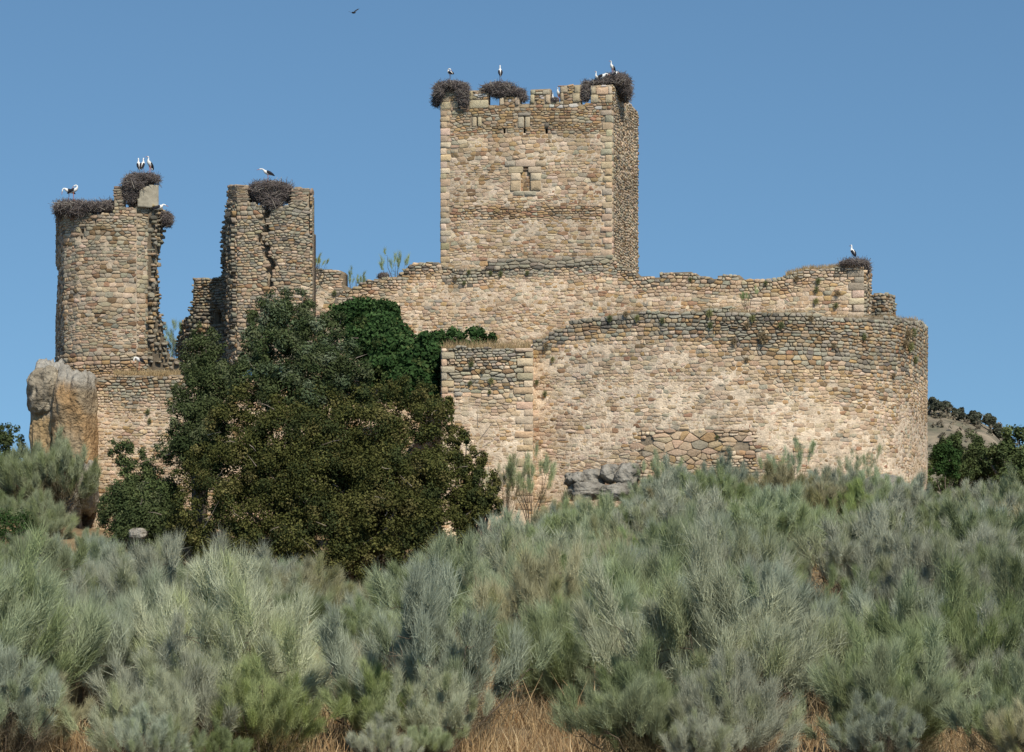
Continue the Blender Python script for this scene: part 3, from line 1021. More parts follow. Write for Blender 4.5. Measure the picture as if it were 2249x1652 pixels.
# the raised ground inside the walls
wgp = [(-4.0, 138.4, 11.75), (1.0, 138.4, 11.8), (3.0, 138.3, 12.2), (14, 136.5, 12.4), (19.5, 138.5, 12.4), (22, 142, 12.4), (22.8, 147, 12.4), (22, 153, 12.6), (5, 156, 12.4), (-14, 158, 11.6), (-14, 151, 11.2), (-4, 149, 11.7)]
me = bpy.data.meshes.new("ward_ground")
me.from_pydata([(a, b, c) for a, b, c in wgp] + [(a, b, c - 9) for a, b, c in wgp], [], [tuple(range(len(wgp)))] + [(i, i + len(wgp), (i + 1) % len(wgp) + len(wgp), (i + 1) % len(wgp)) for i in range(len(wgp))])
at = me.color_attributes.new("tint", 'FLOAT_COLOR', 'POINT')
for d_ in at.data: d_.color = (0.26, 0.18, 0.09, 1)
tag(add("ward_ground", me, M_GROUND), "raised dry ground inside the castle walls", None, None, "structure")

# ------------------------------------------------------------------ rocks
import bmesh


def rock(name, c, size, seed, colf, label=None, cat="rock", group=None, sub=4, rough=0.35, parent=None, box=2.6):
    bm = bmesh.new()
    bmesh.ops.create_icosphere(bm, subdivisions=sub, radius=1.0)
    V = np.array([v.co[:] for v in bm.verts])
    # push towards a rounded block, then wear it
    l = (np.abs(V) ** box).sum(1) ** (1 / box)
    V = V / l[:, None]
    n = fbm(V[:, 0] * 1.3 + seed * 3.1, V[:, 1] * 1.3, V[:, 2] * 1.3 + seed, 5)
    n = n + 0.35 * (abs(fbm(V[:, 0] * 2.4 + seed, V[:, 1] * 2.4, V[:, 2] * 2.0 + seed * 2, 4) - .5) * -2 + .25)
    V = V * (1 + rough * (n - 0.5))[:, None] * np.array(size)
    fc = np.array([[v.index for v in f.verts] for f in bm.faces])
    bm.free()
    me = mesh_np(name, V, [fc], colf(V[:, 0], V[:, 1], V[:, 2], n), smooth=True)
    o = add(name, me, M_ROCK, None, c)
    return tag(o, label, cat, group)


def c_grey(x, y, z, n):
    k = fbm(x * 1.5, y * 1.5, z * 1.5)[:, None]
    k = np.clip((k - .3) * 2.2, 0, 1)
    return np.array([0.36, 0.335, 0.285]) * k + np.array([0.16, 0.145, 0.12]) * (1 - k)


def c_orange(x, y, z, n):
    k = np.clip((fbm(x * .8 + 3, z * .55, 1.0) - .47) * 5, 0, 1)[:, None] * .8
    cap = np.clip((z - z.max() * 0.55) / 0.8 + (fbm(x * 2, z * 2, 5.) - .5) * 1.5, 0, 1)[:, None]
    c = np.array([0.35, 0.215, 0.10]) * k + np.array([0.29, 0.225, 0.145]) * (1 - k)
    return c * (1 - cap) + np.array([0.31, 0.285, 0.24]) * cap


def c_tanrock(x, y, z, n):
    k = fbm(x * .9 + 3, z * .7, 1.0)[:, None]
    cap = np.clip((z - z.max() * 0.35) / 0.8 + (fbm(x * 2, z * 2, 5.) - .5) * 1.8, 0, 1)[:, None]
    c = np.array([0.37, 0.26, 0.13]) * k + np.array([0.26, 0.20, 0.13]) * (1 - k)
    return c * (1 - cap) + np.array([0.33, 0.31, 0.27]) * cap


m = lambda px, d: px * d / F
rock("boulder", P(112, 990, 146.4), (m(40, 146), 2.2, m(180, 146)), 3, c_tanrock, "tall grey-topped granite boulder, leftmost under the left tower", "boulder", rough=.6, box=3.4, sub=5)
rock("boulder", P(103, 862, 145.5), (m(36, 146), 1.7, m(56, 146)), 7, lambda x, y, z, n: c_grey(x, y, z, n) * np.array([1.02, .95, .84]), "grey lumpy granite slab capping the leftmost tall boulder", "boulder", rough=.6, box=2.9, sub=5)
rock("boulder", P(166, 935, 145.1), (m(46, 146), 2.1, m(112, 146)), 5, c_orange, "large orange-stained granite boulder under the left tower", "boulder", rough=.65, box=4, sub=5)
rock("rock", P(186, 1062, 144.0), (m(30, 144), 1.4, m(62, 144)), 9, c_grey, "grey jagged rock wedged at the foot of the orange boulder", "rock", rough=.8)
rock("rock", P(152, 1140, 143.5), (m(30, 144), 1.1, m(60, 144)), 12, c_grey, "pale grey rock beside the lower left edge of the retaining wall", "rock", rough=.9)
rock("rock", P(304, 1172, 131), (m(20, 131), .6, m(13, 131)), 14, c_grey, "pale rock under the small olive tree at the left", "rock", rough=.7)
for i, (px, py, sx, sz) in enumerate([(1298, 1052, 30, 22), (1340, 1042, 20, 20), (1376, 1046, 26, 26), (1262, 1054, 20, 15), (1288, 1080, 40, 18), (1350, 1082, 36, 18)]):
    rock("rock", P(px, py, 133.0 - i * .3), (m(sx, 133), .9, m(sz, 133)), 20 + i, c_grey,
         ["rounded grey rock at the foot of the curved wall, largest of the cluster", "upright grey rock in the cluster at the wall foot, between two others", "grey rock at the right end of the cluster at the wall foot",
          "dark low rock at the left end of the cluster at the wall foot", "flat low rock lying in front of the rounded grey rock", "flat rock half under the broom at the right of the cluster"][i], "rock", "rocks at the foot of the front wall", rough=.95, sub=4)


def c_lich(x, y, z, n):
    k = fbm(x * 3, y * 3, z * 3)[:, None]
    q = np.clip((fbm(x * 4 + 5, y * 4, z * 4) - .6) * 8, 0, 1)[:, None]
    c = np.array([0.42, 0.40, 0.35]) * k + np.array([0.17, 0.16, 0.14]) * (1 - k)
    return c * (1 - q) + np.array([0.46, 0.40, 0.22]) * q


rock("boulder", P(1790, 1222, 100), (m(42, 100), .9, m(44, 100)), 31, c_lich, "pale lichen-spotted boulder standing among the broom at the right", "boulder", rough=.5)
rock("rock", P(1505, 1074, 128), (m(42, 128), .8, m(30, 128)), 33, c_grey, "pale grey rock showing behind the broom below the curved wall", "rock", rough=.5)
rock("rock", P(1940, 1080, 129), (m(46, 128), .8, m(36, 128)), 34, c_grey, "pale rock behind the broom near the right end of the wall", "rock", rough=.5)

# ------------------------------------------------------------------ foliage
def unit(n):
    v = RNG.normal(size=(n, 3))
    return v / np.linalg.norm(v, axis=1)[:, None]


def leaf_mesh(name, lobes, n, size, aspect, cols, subn=26, subr=(0.24, 0.42), fill=0.5, up=0.35, tris=False):
    """lobes: (px,py,d,rx,ry,rz) in metres; cols: list of (rgb, weight)"""
    L = np.array([[*P(a, b, d), rx, ry, rz] for a, b, d, rx, ry, rz in lobes])
    area = L[:, 3] * L[:, 5]
    sub, sw, sc = [], [], []
    cr = np.array([c for c, _ in cols]); cw = np.array([w for _, w in cols], float); cw /= cw.sum()
    for k in range(len(L)):
        ns = max(6, int(subn * area[k] / area.mean()))
        u = unit(ns) * (RNG.random((ns, 1)) ** 0.33 * 0.3 + 0.62)
        u[:, 2] += 0.08
        c = L[k, :3] + u * L[k, 3:6]
        r_ = (RNG.uniform(*subr, ns) * min(L[k, 3], L[k, 5]) * (len(L) > 0))
        r_ = np.clip(r_, 0.25, 1.15)
        for a, b in zip(c, r_):
            sub.append((*a, b)); sw.append(b * b)
            base = cr[RNG.choice(len(cr), p=cw)]
            sc.append(base * RNG.uniform(0.82, 1.2))
    sub = np.array(sub); sw = np.array(sw); sw /= sw.sum(); sc = np.array(sc)
    idx = RNG.choice(len(sub), n, p=sw)
    d = unit(n)
    rad = RNG.random((n, 1)) ** fill
    lump = 1 + 0.55 * (fbm(d[:, 0] * 2.2 + idx * 1.7, d[:, 1] * 2.2, d[:, 2] * 2.2, 3) - 0.5)[:, None]
    p = sub[idx, :3] + d * rad * sub[idx, 3:4] * lump
    nrm = d * 0.9 + unit(n) * 0.8 + np.array([0, 0, up])
    nrm /= np.linalg.norm(nrm, axis=1)[:, None]
    t = np.cross(nrm, unit(n)); t /= np.linalg.norm(t, axis=1)[:, None]
    b = np.cross(nrm, t)
    s = (size * RNG.uniform(0.6, 1.3, (n, 1)))
    V = np.empty((n, 4, 3))
    V[:, 0] = p - t * s; V[:, 1] = p + b * s * aspect; V[:, 2] = p + t * s; V[:, 3] = p - b * s * aspect
    c = sc[idx] * RNG.uniform(0.78, 1.25, (n, 1))
    C = np.repeat(c, 4, axis=0)
    q = np.arange(n * 4).reshape(n, 4)
    return mesh_np(name, V.reshape(-1, 3), [q], C), sub


def tube(pts, radii, k=5):
    pts = np.asarray(pts, float)
    n = len(pts)
    V = []
    up = np.array([0.3, 0.7, 0.2])
    for i in range(n):
        t = pts[min(i + 1, n - 1)] - pts[max(i - 1, 0)]
        t = t / (np.linalg.norm(t) + 1e-9)
        a = np.cross(t, up); a /= (np.linalg.norm(a) + 1e-9); b = np.cross(t, a)
        for j in range(k):
            an = 2 * math.pi * j / k
            V.append(pts[i] + (a * math.cos(an) + b * math.sin(an)) * radii[i])
    Q = [(i * k + j, i * k + (j + 1) % k, (i + 1) * k + (j + 1) % k, (i + 1) * k + j) for i in range(n - 1) for j in range(k)]
    return np.array(V), np.array(Q)


def join_np(parts):
    V, Q, n = [], [], 0
    for v, q in parts:
        V.append(v); Q.append(q + n); n += len(v)
    return np.concatenate(V), np.concatenate(Q)


def limbs(base, targets, r0, r, hmid=0.45):
    parts = []
    for tg in targets:
        tg = np.array(tg)
        mid = base + (tg - base) * np.array([0.35, 0.35, hmid]) + np.array([r.uniform(-.3, .3), r.uniform(-.3, .3), 0])
        m2 = base + (tg - base) * np.array([0.72, 0.72, 0.78]) + np.array([r.uniform(-.25, .25), r.uniform(-.25, .25), 0])
        parts.append(tube([base, mid, m2, tg], [r0, r0 * .55, r0 * .28, r0 * .07]))
    return join_np(parts)


def tree(name, label, lobes, n, size, aspect, cols, base, r0=0.25, group=None, cat="tree", bark=(0.17, 0.14, 0.11), nl=14, bare=0, **kw):
    root = empty(name, base, label, cat, group)
    me, sub = leaf_mesh("crown", lobes, n, size, aspect, cols, **kw)
    tag(add("crown", me, M_LEAF, root), kind="stuff")
    r = random.Random(n)
    base = np.array(base, float)
    ch = [sub[r.randrange(len(sub)), :3] for _ in range(nl)]
    V, Q = limbs(base, ch, r0, r)
    C = np.tile(np.array(bark), (len(V), 1)) * (1 + 0.3 * (RNG.random((len(V), 1)) - .5))
    add("trunk", mesh_np("trunk", V, [Q], C, smooth=True), M_BARK, root)
    if bare:
        parts = []
        for _ in range(bare):
            s = sub[r.randrange(len(sub))]
            p0 = s[:3] + np.array([r.uniform(-1, 1), -s[3] * 1.05, r.uniform(-.5, .5)]) * 1.0
            dr = np.array([r.uniform(-1, 1), r.uniform(-.5, .1), r.uniform(-.4, .9)])
            l = r.uniform(.5, 1.5)
            p1 = p0 + dr * l * .5; p2 = p1 + (dr + np.array([r.uniform(-.4, .4), 0, r.uniform(-.3, .3)])) * l * .5
            parts.append(tube([p0, p1, p2], [.028, .02, .006], 3))
        V, Q = join_np(parts)
        add("bare_twigs", mesh_np("bare_twigs", V, [Q], np.tile(np.array([0.30, 0.25, 0.2]), (len(V), 1))), M_BARK, root)["kind"] = "stuff"
    return root


def gb(px, d):
    x = (px - CX) * d / F
    return np.array([x, d, float(ground_z(np.array(x), np.array(d))) - 0.1])


def lob(*l):
    """(px,py,rx_px,rz_px,d) -> metres"""
    return [(a, b, d, rx * d / F, 0.75 * (rx + rz) / 2 * d / F, rz * d / F) for a, b, rx, rz, d in l]


OLIVE = [((0.082, 0.105, 0.042), 4), ((0.13, 0.15, 0.075), 2), ((0.055, 0.078, 0.03), 3)]
OLIVE_PALE = [((0.15, 0.18, 0.11), 1.2), ((0.10, 0.135, 0.07), 2)]
OAK = [((0.082, 0.088, 0.026), 5), ((0.12, 0.12, 0.038), 3), ((0.055, 0.068, 0.024), 3), ((0.15, 0.135, 0.05), 1)]
IVY = [((0.042, 0.085, 0.026), 4), ((0.065, 0.115, 0.038), 2), ((0.03, 0.065, 0.02), 3), ((0.09, 0.12, 0.04), .6)]
GRN = [((0.09, 0.12, 0.045), 4), ((0.125, 0.155, 0.06), 2), ((0.06, 0.085, 0.035), 2)]

tree("olive_tree", "grey-green wild olive tree rising above the dark oak in the middle",
     lob((612, 660, 36, 24, 134), (652, 662, 30, 26, 134), (596, 700, 50, 40, 133), (640, 715, 56, 50, 133), (680, 700, 34, 34, 133.5), (700, 745, 54, 46, 132), (745, 770, 42, 44, 131), (560, 765, 40, 50, 131),
         (610, 790, 70, 56, 130), (700, 820, 80, 56, 130), (770, 840, 50, 50, 130), (560, 840, 60, 50, 130), (650, 870, 90, 50, 129.5), (736, 700, 20, 22, 132)),
     80000, 0.095, 0.36, OLIVE + OLIVE_PALE, gb(640, 130), bare=14, up=.5, subn=34, subr=(.26, .46))
tree("olive_tree", "grey-green olive with drooping boughs beside the left tower's foot",
     lob((446, 735, 26, 22, 136), (470, 760, 26, 26, 135.6), (430, 775, 34, 30, 135.4), (455, 810, 46, 34, 135), (415, 820, 24, 28, 134.6), (425, 860, 44, 32, 134), (480, 850, 44, 40, 133.5), (390, 885, 24, 20, 134), (400, 920, 40, 28, 133), (455, 925, 60, 42, 132.5),
         (372, 960, 26, 18, 133), (362, 990, 24, 18, 132.5), (390, 1000, 36, 26, 132), (440, 990, 60, 46, 131)),
     44000, 0.09, 0.4, OLIVE, gb(440, 132.5), bare=6, subn=26, subr=(.35, .6))
tree("olive_tree", "small dark olive bush against the retaining wall at the left",
     lob((285, 1000, 36, 24, 134), (255, 985, 20, 16, 134), (322, 1015, 24, 16, 133.8), (340, 1050, 30, 22, 133.6), (300, 1045, 36, 26, 133.4), (262, 1080, 26, 22, 133), (240, 1110, 24, 20, 132.8), (300, 1100, 52, 36, 132.6), (350, 1100, 46, 40, 132.4), (260, 1140, 40, 34, 132.2), (320, 1150, 60, 40, 132), (370, 1160, 50, 40, 131.6), (290, 1185, 40, 30, 131.4)),
     56000, 0.085, 0.45, GRN + OLIVE, gb(300, 132), bare=3, subn=22, subr=(.4, .7))
tree("holm_oak", "broad dark holm oak filling the middle below the ivy",
     lob((830, 872, 56, 36, 130), (880, 905, 56, 34, 131), (850, 890, 50, 30, 131.5), (930, 900, 40, 36, 131.5), (770, 880, 50, 40, 130), (700, 900, 70, 46, 129), (900, 862, 44, 36, 130.4), (945, 880, 34, 40, 130.2), (560, 890, 70, 46, 129), (500, 940, 56, 46, 129), (440, 1010, 44, 36, 129), (410, 1060, 40, 36, 128.6), (940, 930, 50, 50, 129), (970, 980, 44, 40, 128.6),
         (800, 960, 100, 66, 127.6), (640, 980, 110, 76, 127.4), (510, 1040, 80, 64, 127.4), (960, 1030, 66, 50, 128), (1000, 1070, 46, 36, 127.6), (880, 1060, 110, 76, 126.6), (720, 1090, 120, 80, 126.2), (560, 1120, 100, 70, 126.2), (430, 1130, 60, 50, 127),
         (1010, 1130, 50, 44, 127.2), (850, 1150, 120, 70, 125.4), (700, 1180, 110, 66, 125.2), (960, 1160, 76, 50, 126), (820, 1240, 90, 50, 124.6), (900, 1240, 66, 44, 124.4), (390, 1190, 56, 44, 127), (480, 1200, 70, 50, 125.8), (590, 1210, 80, 50, 125.2), (690, 1250, 70, 40, 124.6), (960, 1215, 56, 40, 124.8), (740, 1010, 110, 70, 127.8), (620, 1060, 100, 70, 127)),
     280000, 0.072, 0.6, OAK, gb(760, 127), r0=.4, nl=24, bare=60, fill=.5, subn=60, subr=(.2, .42))
tree("holm_oak_sapling", "thin scrubby oak growth at the right edge of the dark oak, against the bastion",
     lob((1030, 1010, 40, 30, 129), (1060, 1060, 36, 34, 128), (1030, 1110, 50, 40, 127.6), (1075, 1110, 32, 26, 127.4), (985, 900, 14, 26, 130.6), (1005, 960, 30, 22, 129.6)),
     14000, 0.085, 0.55, OAK, gb(1030, 128), cat="shrub", bare=14)

ivy = empty("ivy", P(850, 860, 147), "bright green ivy mass hanging over the wall above the dark oak", "ivy")
me, _ = leaf_mesh("leaves", lob((800, 690, 58, 30, 150), (850, 700, 30, 34, 149.5), (770, 700, 40, 30, 150), (830, 750, 72, 46, 146), (880, 790, 62, 46, 142), (850, 820, 60, 30, 141),
                                (920, 800, 40, 40, 139.6), (880, 855, 44, 34, 138.6), (940, 870, 26, 34, 138.6), (905, 840, 46, 34, 139), (945, 760, 30, 28, 140.5), (985, 748, 38, 22, 141), (1045, 745, 44, 20, 141), (1020, 750, 34, 18, 140.5), (950, 800, 26, 44, 139.4), (740, 690, 24, 16, 150.6)),
                  60000, 0.11, 0.8, IVY, fill=.35, up=.1, subn=40, subr=(.35, .55))
tag(add("leaves", me, M_LEAF, ivy), kind="stuff")

# trees at the right edge and on the far ridge
tree("evergreen_oak", "green leafy tree at the right edge beyond the wall", lob((2235, 985, 46, 46, 150), (2200, 1010, 44, 36, 149), (2250, 1050, 50, 50, 148), (2215, 1070, 40, 40, 147)), 16000, 0.1, .6, GRN, gb(2225, 149), cat="tree")
tree("olive_tree", "dull grey-green tree just right of the curved wall", lob((2120, 985, 50, 34, 152), (2080, 1000, 36, 40, 153), (2160, 1020, 50, 40, 151), (2130, 1050, 60, 40, 150), (2060, 1050, 36, 40, 150)), 18000, 0.1, .45, OLIVE + GRN, gb(2110, 151))
RL = ["round dark tree on the far ridge, nearest the wall", "second small dark tree along the far ridge", "lone grey-green tree in a dip of the far ridge", "wide dark tree on the far ridge, right of the dip", "dark tree at the end of the far ridge", "small tree leaning on the steep end of the far ridge"]
for i, (px, py, rx, rz) in enumerate([(2052, 886, 15, 10), (2077, 892, 10, 8), (2104, 906, 10, 10), (2139, 916, 14, 9), (2174, 922, 13, 10), (2191, 945, 7, 11)]):
    tree("ridge_tree", RL[i], lob((px, py, rx, rz, 258), (px + 4, py + 5, rx * .9, rz * .8, 257)), 2600, 0.2, .6, [((0.10, 0.11, 0.075), 3), ((0.08, 0.085, 0.06), 2)],
         P(px, py + rz + 6, 258), r0=.15, group="trees on the far ridge", nl=5, subn=12)
tree("olive_tree", "dark tree top at the left edge of the picture", lob((14, 950, 30, 20, 150), (30, 985, 30, 34, 149), (0, 1000, 40, 46, 149), (20, 1050, 44, 50, 148), (20, 1100, 50, 50, 146), (0, 1150, 56, 60, 143), (30, 1200, 50, 46, 140)), 34000, 0.095, .5, OLIVE + GRN, gb(12, 147))

# ------------------------------------------------------------------ broom
def twigs(starts, dirs, lens, width, cols, bend=0.25):
    """tapered two-step blades"""
    n = len(starts)
    side = np.cross(dirs, unit(n)); side /= np.linalg.norm(side, axis=1)[:, None] + 1e-9
    b = unit(n) * bend
    mid = starts + dirs * lens[:, None] * 0.5
    end = starts + (dirs + b * 0.5 + np.array([0, 0, 0.12])) * lens[:, None]
    w = width[:, None] * side
    V = np.empty((n, 5, 3))
    V[:, 0] = starts - w * .7; V[:, 1] = starts + w * .7; V[:, 2] = mid + w; V[:, 3] = mid - w; V[:, 4] = end
    i = np.arange(n)[:, None] * 5
    return V.reshape(-1, 3), i + np.array([0, 1, 2, 3]), i + np.array([3, 2, 4]), np.repeat(cols, 5, axis=0)


def hairs(starts, dirs, lens, width, cols):
    n = len(starts)
    side = np.cross(dirs, unit(n)); side /= np.linalg.norm(side, axis=1)[:, None] + 1e-9
    w = width[:, None] * side
    V = np.empty((n, 3, 3))
    V[:, 0] = starts - w; V[:, 1] = starts + w
    V[:, 2] = starts + (dirs + np.array([0, 0, .14])) * lens[:, None]
    return V.reshape(-1, 3), np.arange(n * 3).reshape(n, 3), np.repeat(cols, 3, axis=0)


def broom(seed, H=2.2, R=1.3, nst=11, npl=70, ntw=150, plen=(0.5, 0.95), spread=0.33, width=0.0065, shell=0.55, leggy=False):
    """returns (twig mesh, stem mesh); the plant's foot is at the origin"""
    r = random.Random(seed); g = np.random.default_rng(seed)
    stems, tips = [], []
    for i in range(nst):
        an = 2 * math.pi * (i * .618 + r.random() * .12)
        tilt = (i / max(1, nst - 1)) ** .7
        rr = R * (.08 + .82 * tilt) * r.uniform(.8, 1.15)
        hh = H * (.76 - .36 * tilt) * r.uniform(.82, 1.12) if not leggy else H * r.uniform(.5, .85)
        p3 = np.array([math.cos(an) * rr, math.sin(an) * rr, hh])
        p1 = p3 * np.array([.4, .4, .28]) + g.normal(size=3) * .05
        p2 = p3 * np.array([.78, .78, .62]) + g.normal(size=3) * .07
        p0 = np.array([math.cos(an) * .08, math.sin(an) * .08, -.25])
        stems.append(tube([p0, p1, p2, p3], [.030, .022, .014, .006], 4))
        tips.append((p0, p1, p2, p3))
    S, D, Ln, C = [], [], [], []
    for i in range(npl):
        p0, p1, p2, p3 = tips[i % nst]
        t_ = r.uniform(.36, 1.1) if not leggy else r.uniform(.6, 1.05)
        seg = (p1, p2) if t_ < .6 else (p2, p3)
        f = (t_ - .2) / .4 if t_ < .6 else (t_ - .6) / .4
        q = seg[0] + (seg[1] - seg[0]) * f
        sd_ = seg[1] - seg[0]; sd_ = sd_ / np.linalg.norm(sd_)
        wob = g.normal(size=3); wob[2] = abs(wob[2]) * .4
        side_l = r.uniform(.12, .5) * (1.15 - .4 * t_)
        c = q + wob / np.linalg.norm(wob) * side_l * R * .62
        c[2] = max(c[2], .12)
        stems.append(tube([q, (q + c) / 2 + g.normal(size=3) * .03, c], [.010, .007, .004], 3))
        ax = sd_ * .7 + np.array([0, 0, .5]) + (c - q) * .75 + g.normal(size=3) * .22
        ax /= np.linalg.norm(ax)
        ln = r.uniform(*plen)
        nt = int(ntw * r.uniform(.6, 1.3))
        q_ = g.random((nt, 1)) ** .8
        bow = np.cross(ax, g.normal(size=3)) * .16 * ln
        s = c + ax * q_ * ln * .85 + bow * q_ * (1 - q_) * 4 * .5 + g.normal(size=(nt, 3)) * (.02 + .05 * ln * (4 * q_ * (1.05 - q_)))
        d = ax + g.normal(size=(nt, 3)) * spread
        d /= np.linalg.norm(d, axis=1)[:, None]
        S.append(s); D.append(d); Ln.append(g.uniform(.16, .36, nt) * (ln / .6) ** .5)
        tone = r.uniform(.86, 1.14)
        base = np.array([0.40, 0.415, 0.305]) * tone if r.random() < .75 else np.array([0.33, 0.355, 0.21]) * tone
        C.append(base * g.uniform(.8, 1.2, (nt, 1)))
        if r.random() < .45:      # dry lower twigs
            nb = nt // 5
            S.append(c * np.array([.8, .8, .55]) + g.normal(size=(nb, 3)) * .14); dd = ax + g.normal(size=(nb, 3)) * .7
            D.append(dd / np.linalg.norm(dd, axis=1)[:, None]); Ln.append(g.uniform(.2, .45, nb)); C.append(np.array([0.19, 0.15, 0.10]) * g.uniform(.7, 1.3, (nb, 1)))
    S = np.concatenate(S); D = np.concatenate(D); Ln = np.concatenate(Ln); C = np.concatenate(C)
    V, T, Cc = hairs(S, D, Ln, np.full(len(S), width) * g.uniform(.7, 1.3, len(S)), C)
    tm = mesh_np("twigs", V, [T], Cc)
    V, Q = join_np(stems)
    sm = mesh_np("stems", V, [Q], np.tile(np.array([0.14, 0.11, 0.08]), (len(V), 1)))
    tm.materials.append(M_TWIG); sm.materials.append(M_BARK)
    return tm, sm


VAR = [broom(100 + i, H=2.1 + .25 * (i % 3), R=1.45 + .25 * (i % 2), nst=16, npl=92, ntw=520, width=.0038, spread=.42, plen=(.3, .8)) for i in range(7)]
VAR_FAR = [broom(150 + i, H=2.2, R=1.65, nst=16, npl=92, ntw=330, width=0.0062, spread=.42, plen=(.3, .8)) for i in range(4)]
LEG = [broom(200 + i, H=3.4, R=1.35, nst=9, npl=30, ntw=170, plen=(.4, .8), leggy=True, width=.005, spread=.42) for i in range(3)]
WISP = [broom(300 + i, H=2.2, R=1.1, nst=5, npl=9, ntw=120, plen=(.35, .6), leggy=True, spread=.28, width=.007) for i in range(2)]


def shrub(var, loc, rz, sc, color, label, name="broom_bush", group=None, cat="broom bush", scz=1.0):
    root = empty(name, loc, label, cat, group)
    root.rotation_euler = (0, 0, rz)
    root.scale = (sc, sc, sc * scz)
    for nm, me in (("twigs", var[0]), ("stems", var[1])):
        o = bpy.data.objects.new(nm, me)
        COL.objects.link(o)
        o.parent = root
        o["kind"] = "stuff"
        o.color = (*color, 1)
    return root


r = random.Random(5)
G0 = (1.0, 1.0, 1.0); YG = (0.84, .93, 0.56); BL = (0.93, 1.0, 1.0); DRYC = (1.02, .94, .78); DKG = (.72, .82, .6)
# bushes one can pick out in the photograph: (px, base py or d, height px, colour, label)
HERO = [
    (1238, 45.5, 2.35, VAR[0], (.72, .80, .58), "dull green broom bush standing alone in the dry grass at the bottom centre"),
    (575, 36.8, 1.45, VAR[1], YG, "fresh yellow-green broom bush at the bottom edge, left of centre"),
    (850, 38.5, 1.45, VAR[2], (.85, .95, .62), "yellow-green broom bush at the bottom edge, beside the dry grass"),
    (320, 46, 2.6, VAR[3], (.85, .93, .85), "big grey broom bush with a dark centre at the lower left"),
    (80, 43, 2.1, VAR[4], BL, "silvery broom bush in the lower left corner"),
    (1700, 47, 2.45, VAR[5], BL, "large spreading silver broom bush at the lower right of centre"),
    (2010, 45, 2.7, VAR[0], BL, "silver broom bush in the lower right foreground"),
    (2170, 41, 2.0, VAR[3], G0, "grey-green broom bush in the lower right corner"),
    (1480, 43.5, 2.2, VAR[4], BL, "blue-grey broom bush right of the dry grass at the bottom"),
    (1900, 108, 3.0, VAR[1], (.72, .86, .42), "yellow-green broom bush behind the pale boulder, right"),
    (1420, 84, 2.6, VAR[2], (.72, .9, .5), "greener broom bush in the middle of the thicket below the curved wall"),
    (640, 88, 3.0, VAR[5], (.85, 1.0, .8), "upright broom bush with dark gaps in front of the holm oak"),
    (560, 96, 2.7, VAR[0], (.85, 1.0, .82), "narrow broom bush rising against the dark oak, left"),
    ]
for px, d, h, var, c, lab in HERO:
    b = gb(px, d)
    shrub(var, b, r.uniform(0, 6.28), h / 2.35, c, lab)
shrub(VAR_FAR[1], P(132, 1126, 142.0), 1.0, 1.6, (.74, .80, .66), "large grey broom bush growing over the boulders at the left", scz=1.15)
shrub(VAR_FAR[2], P(50, 1125, 143), 2.0, 1.45, (.74, .82, .66), "dull grey broom at the left edge beside the dark tree top", scz=1.2)
shrub(VAR[1], P(95, 1200, 136), 3.0, 1.2, (.8, .86, .7), "grey-green broom at the lower left, under the boulders")
shrub(VAR[2], P(15, 1195, 137), 5.0, 1.2, (.7, .78, .6), "dull broom at the left edge above the thicket")
for px_, d_, h_, v_, lb_ in [(70, 130.5, 2.0, 0, "grey broom on the bank at the left edge, left of three in a row"), (135, 129, 1.7, 3, "grey broom on the bank below the boulders, middle of three in a row"),
                             (205, 131.5, 1.8, 2, "grey broom at the foot of the retaining wall, right of three in a row"), (30, 126, 2.0, 1, "dull broom on the bank in the corner of the left edge")]:
    shrub(VAR_FAR[v_], gb(px_, d_), px_, h_ / 2.2, (.86, .92, .78), lb_)
shrub(LEG[0], P(1165, 1150, 131.5), 0.8, 1.16, (.92, 1.0, .74), "slender open broom with bare stems, in front of the bastion corner", "broom_tree", cat="broom bush", scz=1.1)
shrub(LEG[1], P(1108, 1150, 132), 2.8, 1.15, (1.0, 1.0, .85), "pale wispy broom left of the slender one, against the bastion", "broom_tree", cat="broom bush")
shrub(LEG[2], P(1726, 1125, 130.5), 1.7, 1.2, (.85, 1.0, .85), "tall single broom plume rising against the right half of the curved wall", "broom_tree", cat="broom bush")
shrub(LEG[1], P(1880, 1120, 131.5), 4.4, 1.1, (.95, .98, .85), "sparse leggy broom against the wall near its right end", "broom_tree", cat="broom bush")
shrub(LEG[0], P(1450, 1115, 131.5), 3.1, .95, (.9, 1.0, .82), "thin broom against the larger stones of the curved wall", "broom_tree", cat="broom bush")
shrub(LEG[2], P(385, 835, 158), 0.5, 1.15, (.8, .95, .75), "wispy bush in the gap between the left tower and the broken wall", "broom_tree", cat="broom bush")
for px, py, d, sc, k, rz, lab in [(700, 606, 160, .75, 0, .3, "wispy green bush on the wall beside the cracked tower"), (868, 640, 161, 1.25, 1, 1.0, "tallest wispy bush on the wall left of the keep"),
                           (790, 655, 162, .95, 0, 2.0, "leaning sparse twig bush in the dip of the wall"), (770, 650, 162.5, .7, 1, 4.0, "small dark tuft in the dip of the wall"),
                           (1642, 690, 140, .8, 0, 5.0, "pale wispy bush on top of the curved wall")]:
    shrub(WISP[k], P(px, py, d), rz, sc, (.7, .82, .5), lab, "wispy_bush", cat="bush")
shrub(WISP[0], P(690, 606, 158.5), 2.2, .8, (.75, .85, .5), "small bush at the foot of the cracked tower's right edge", "wispy_bush", cat="bush")

GAPS = [(1130, 1470, 1010, 1420, 200), ]


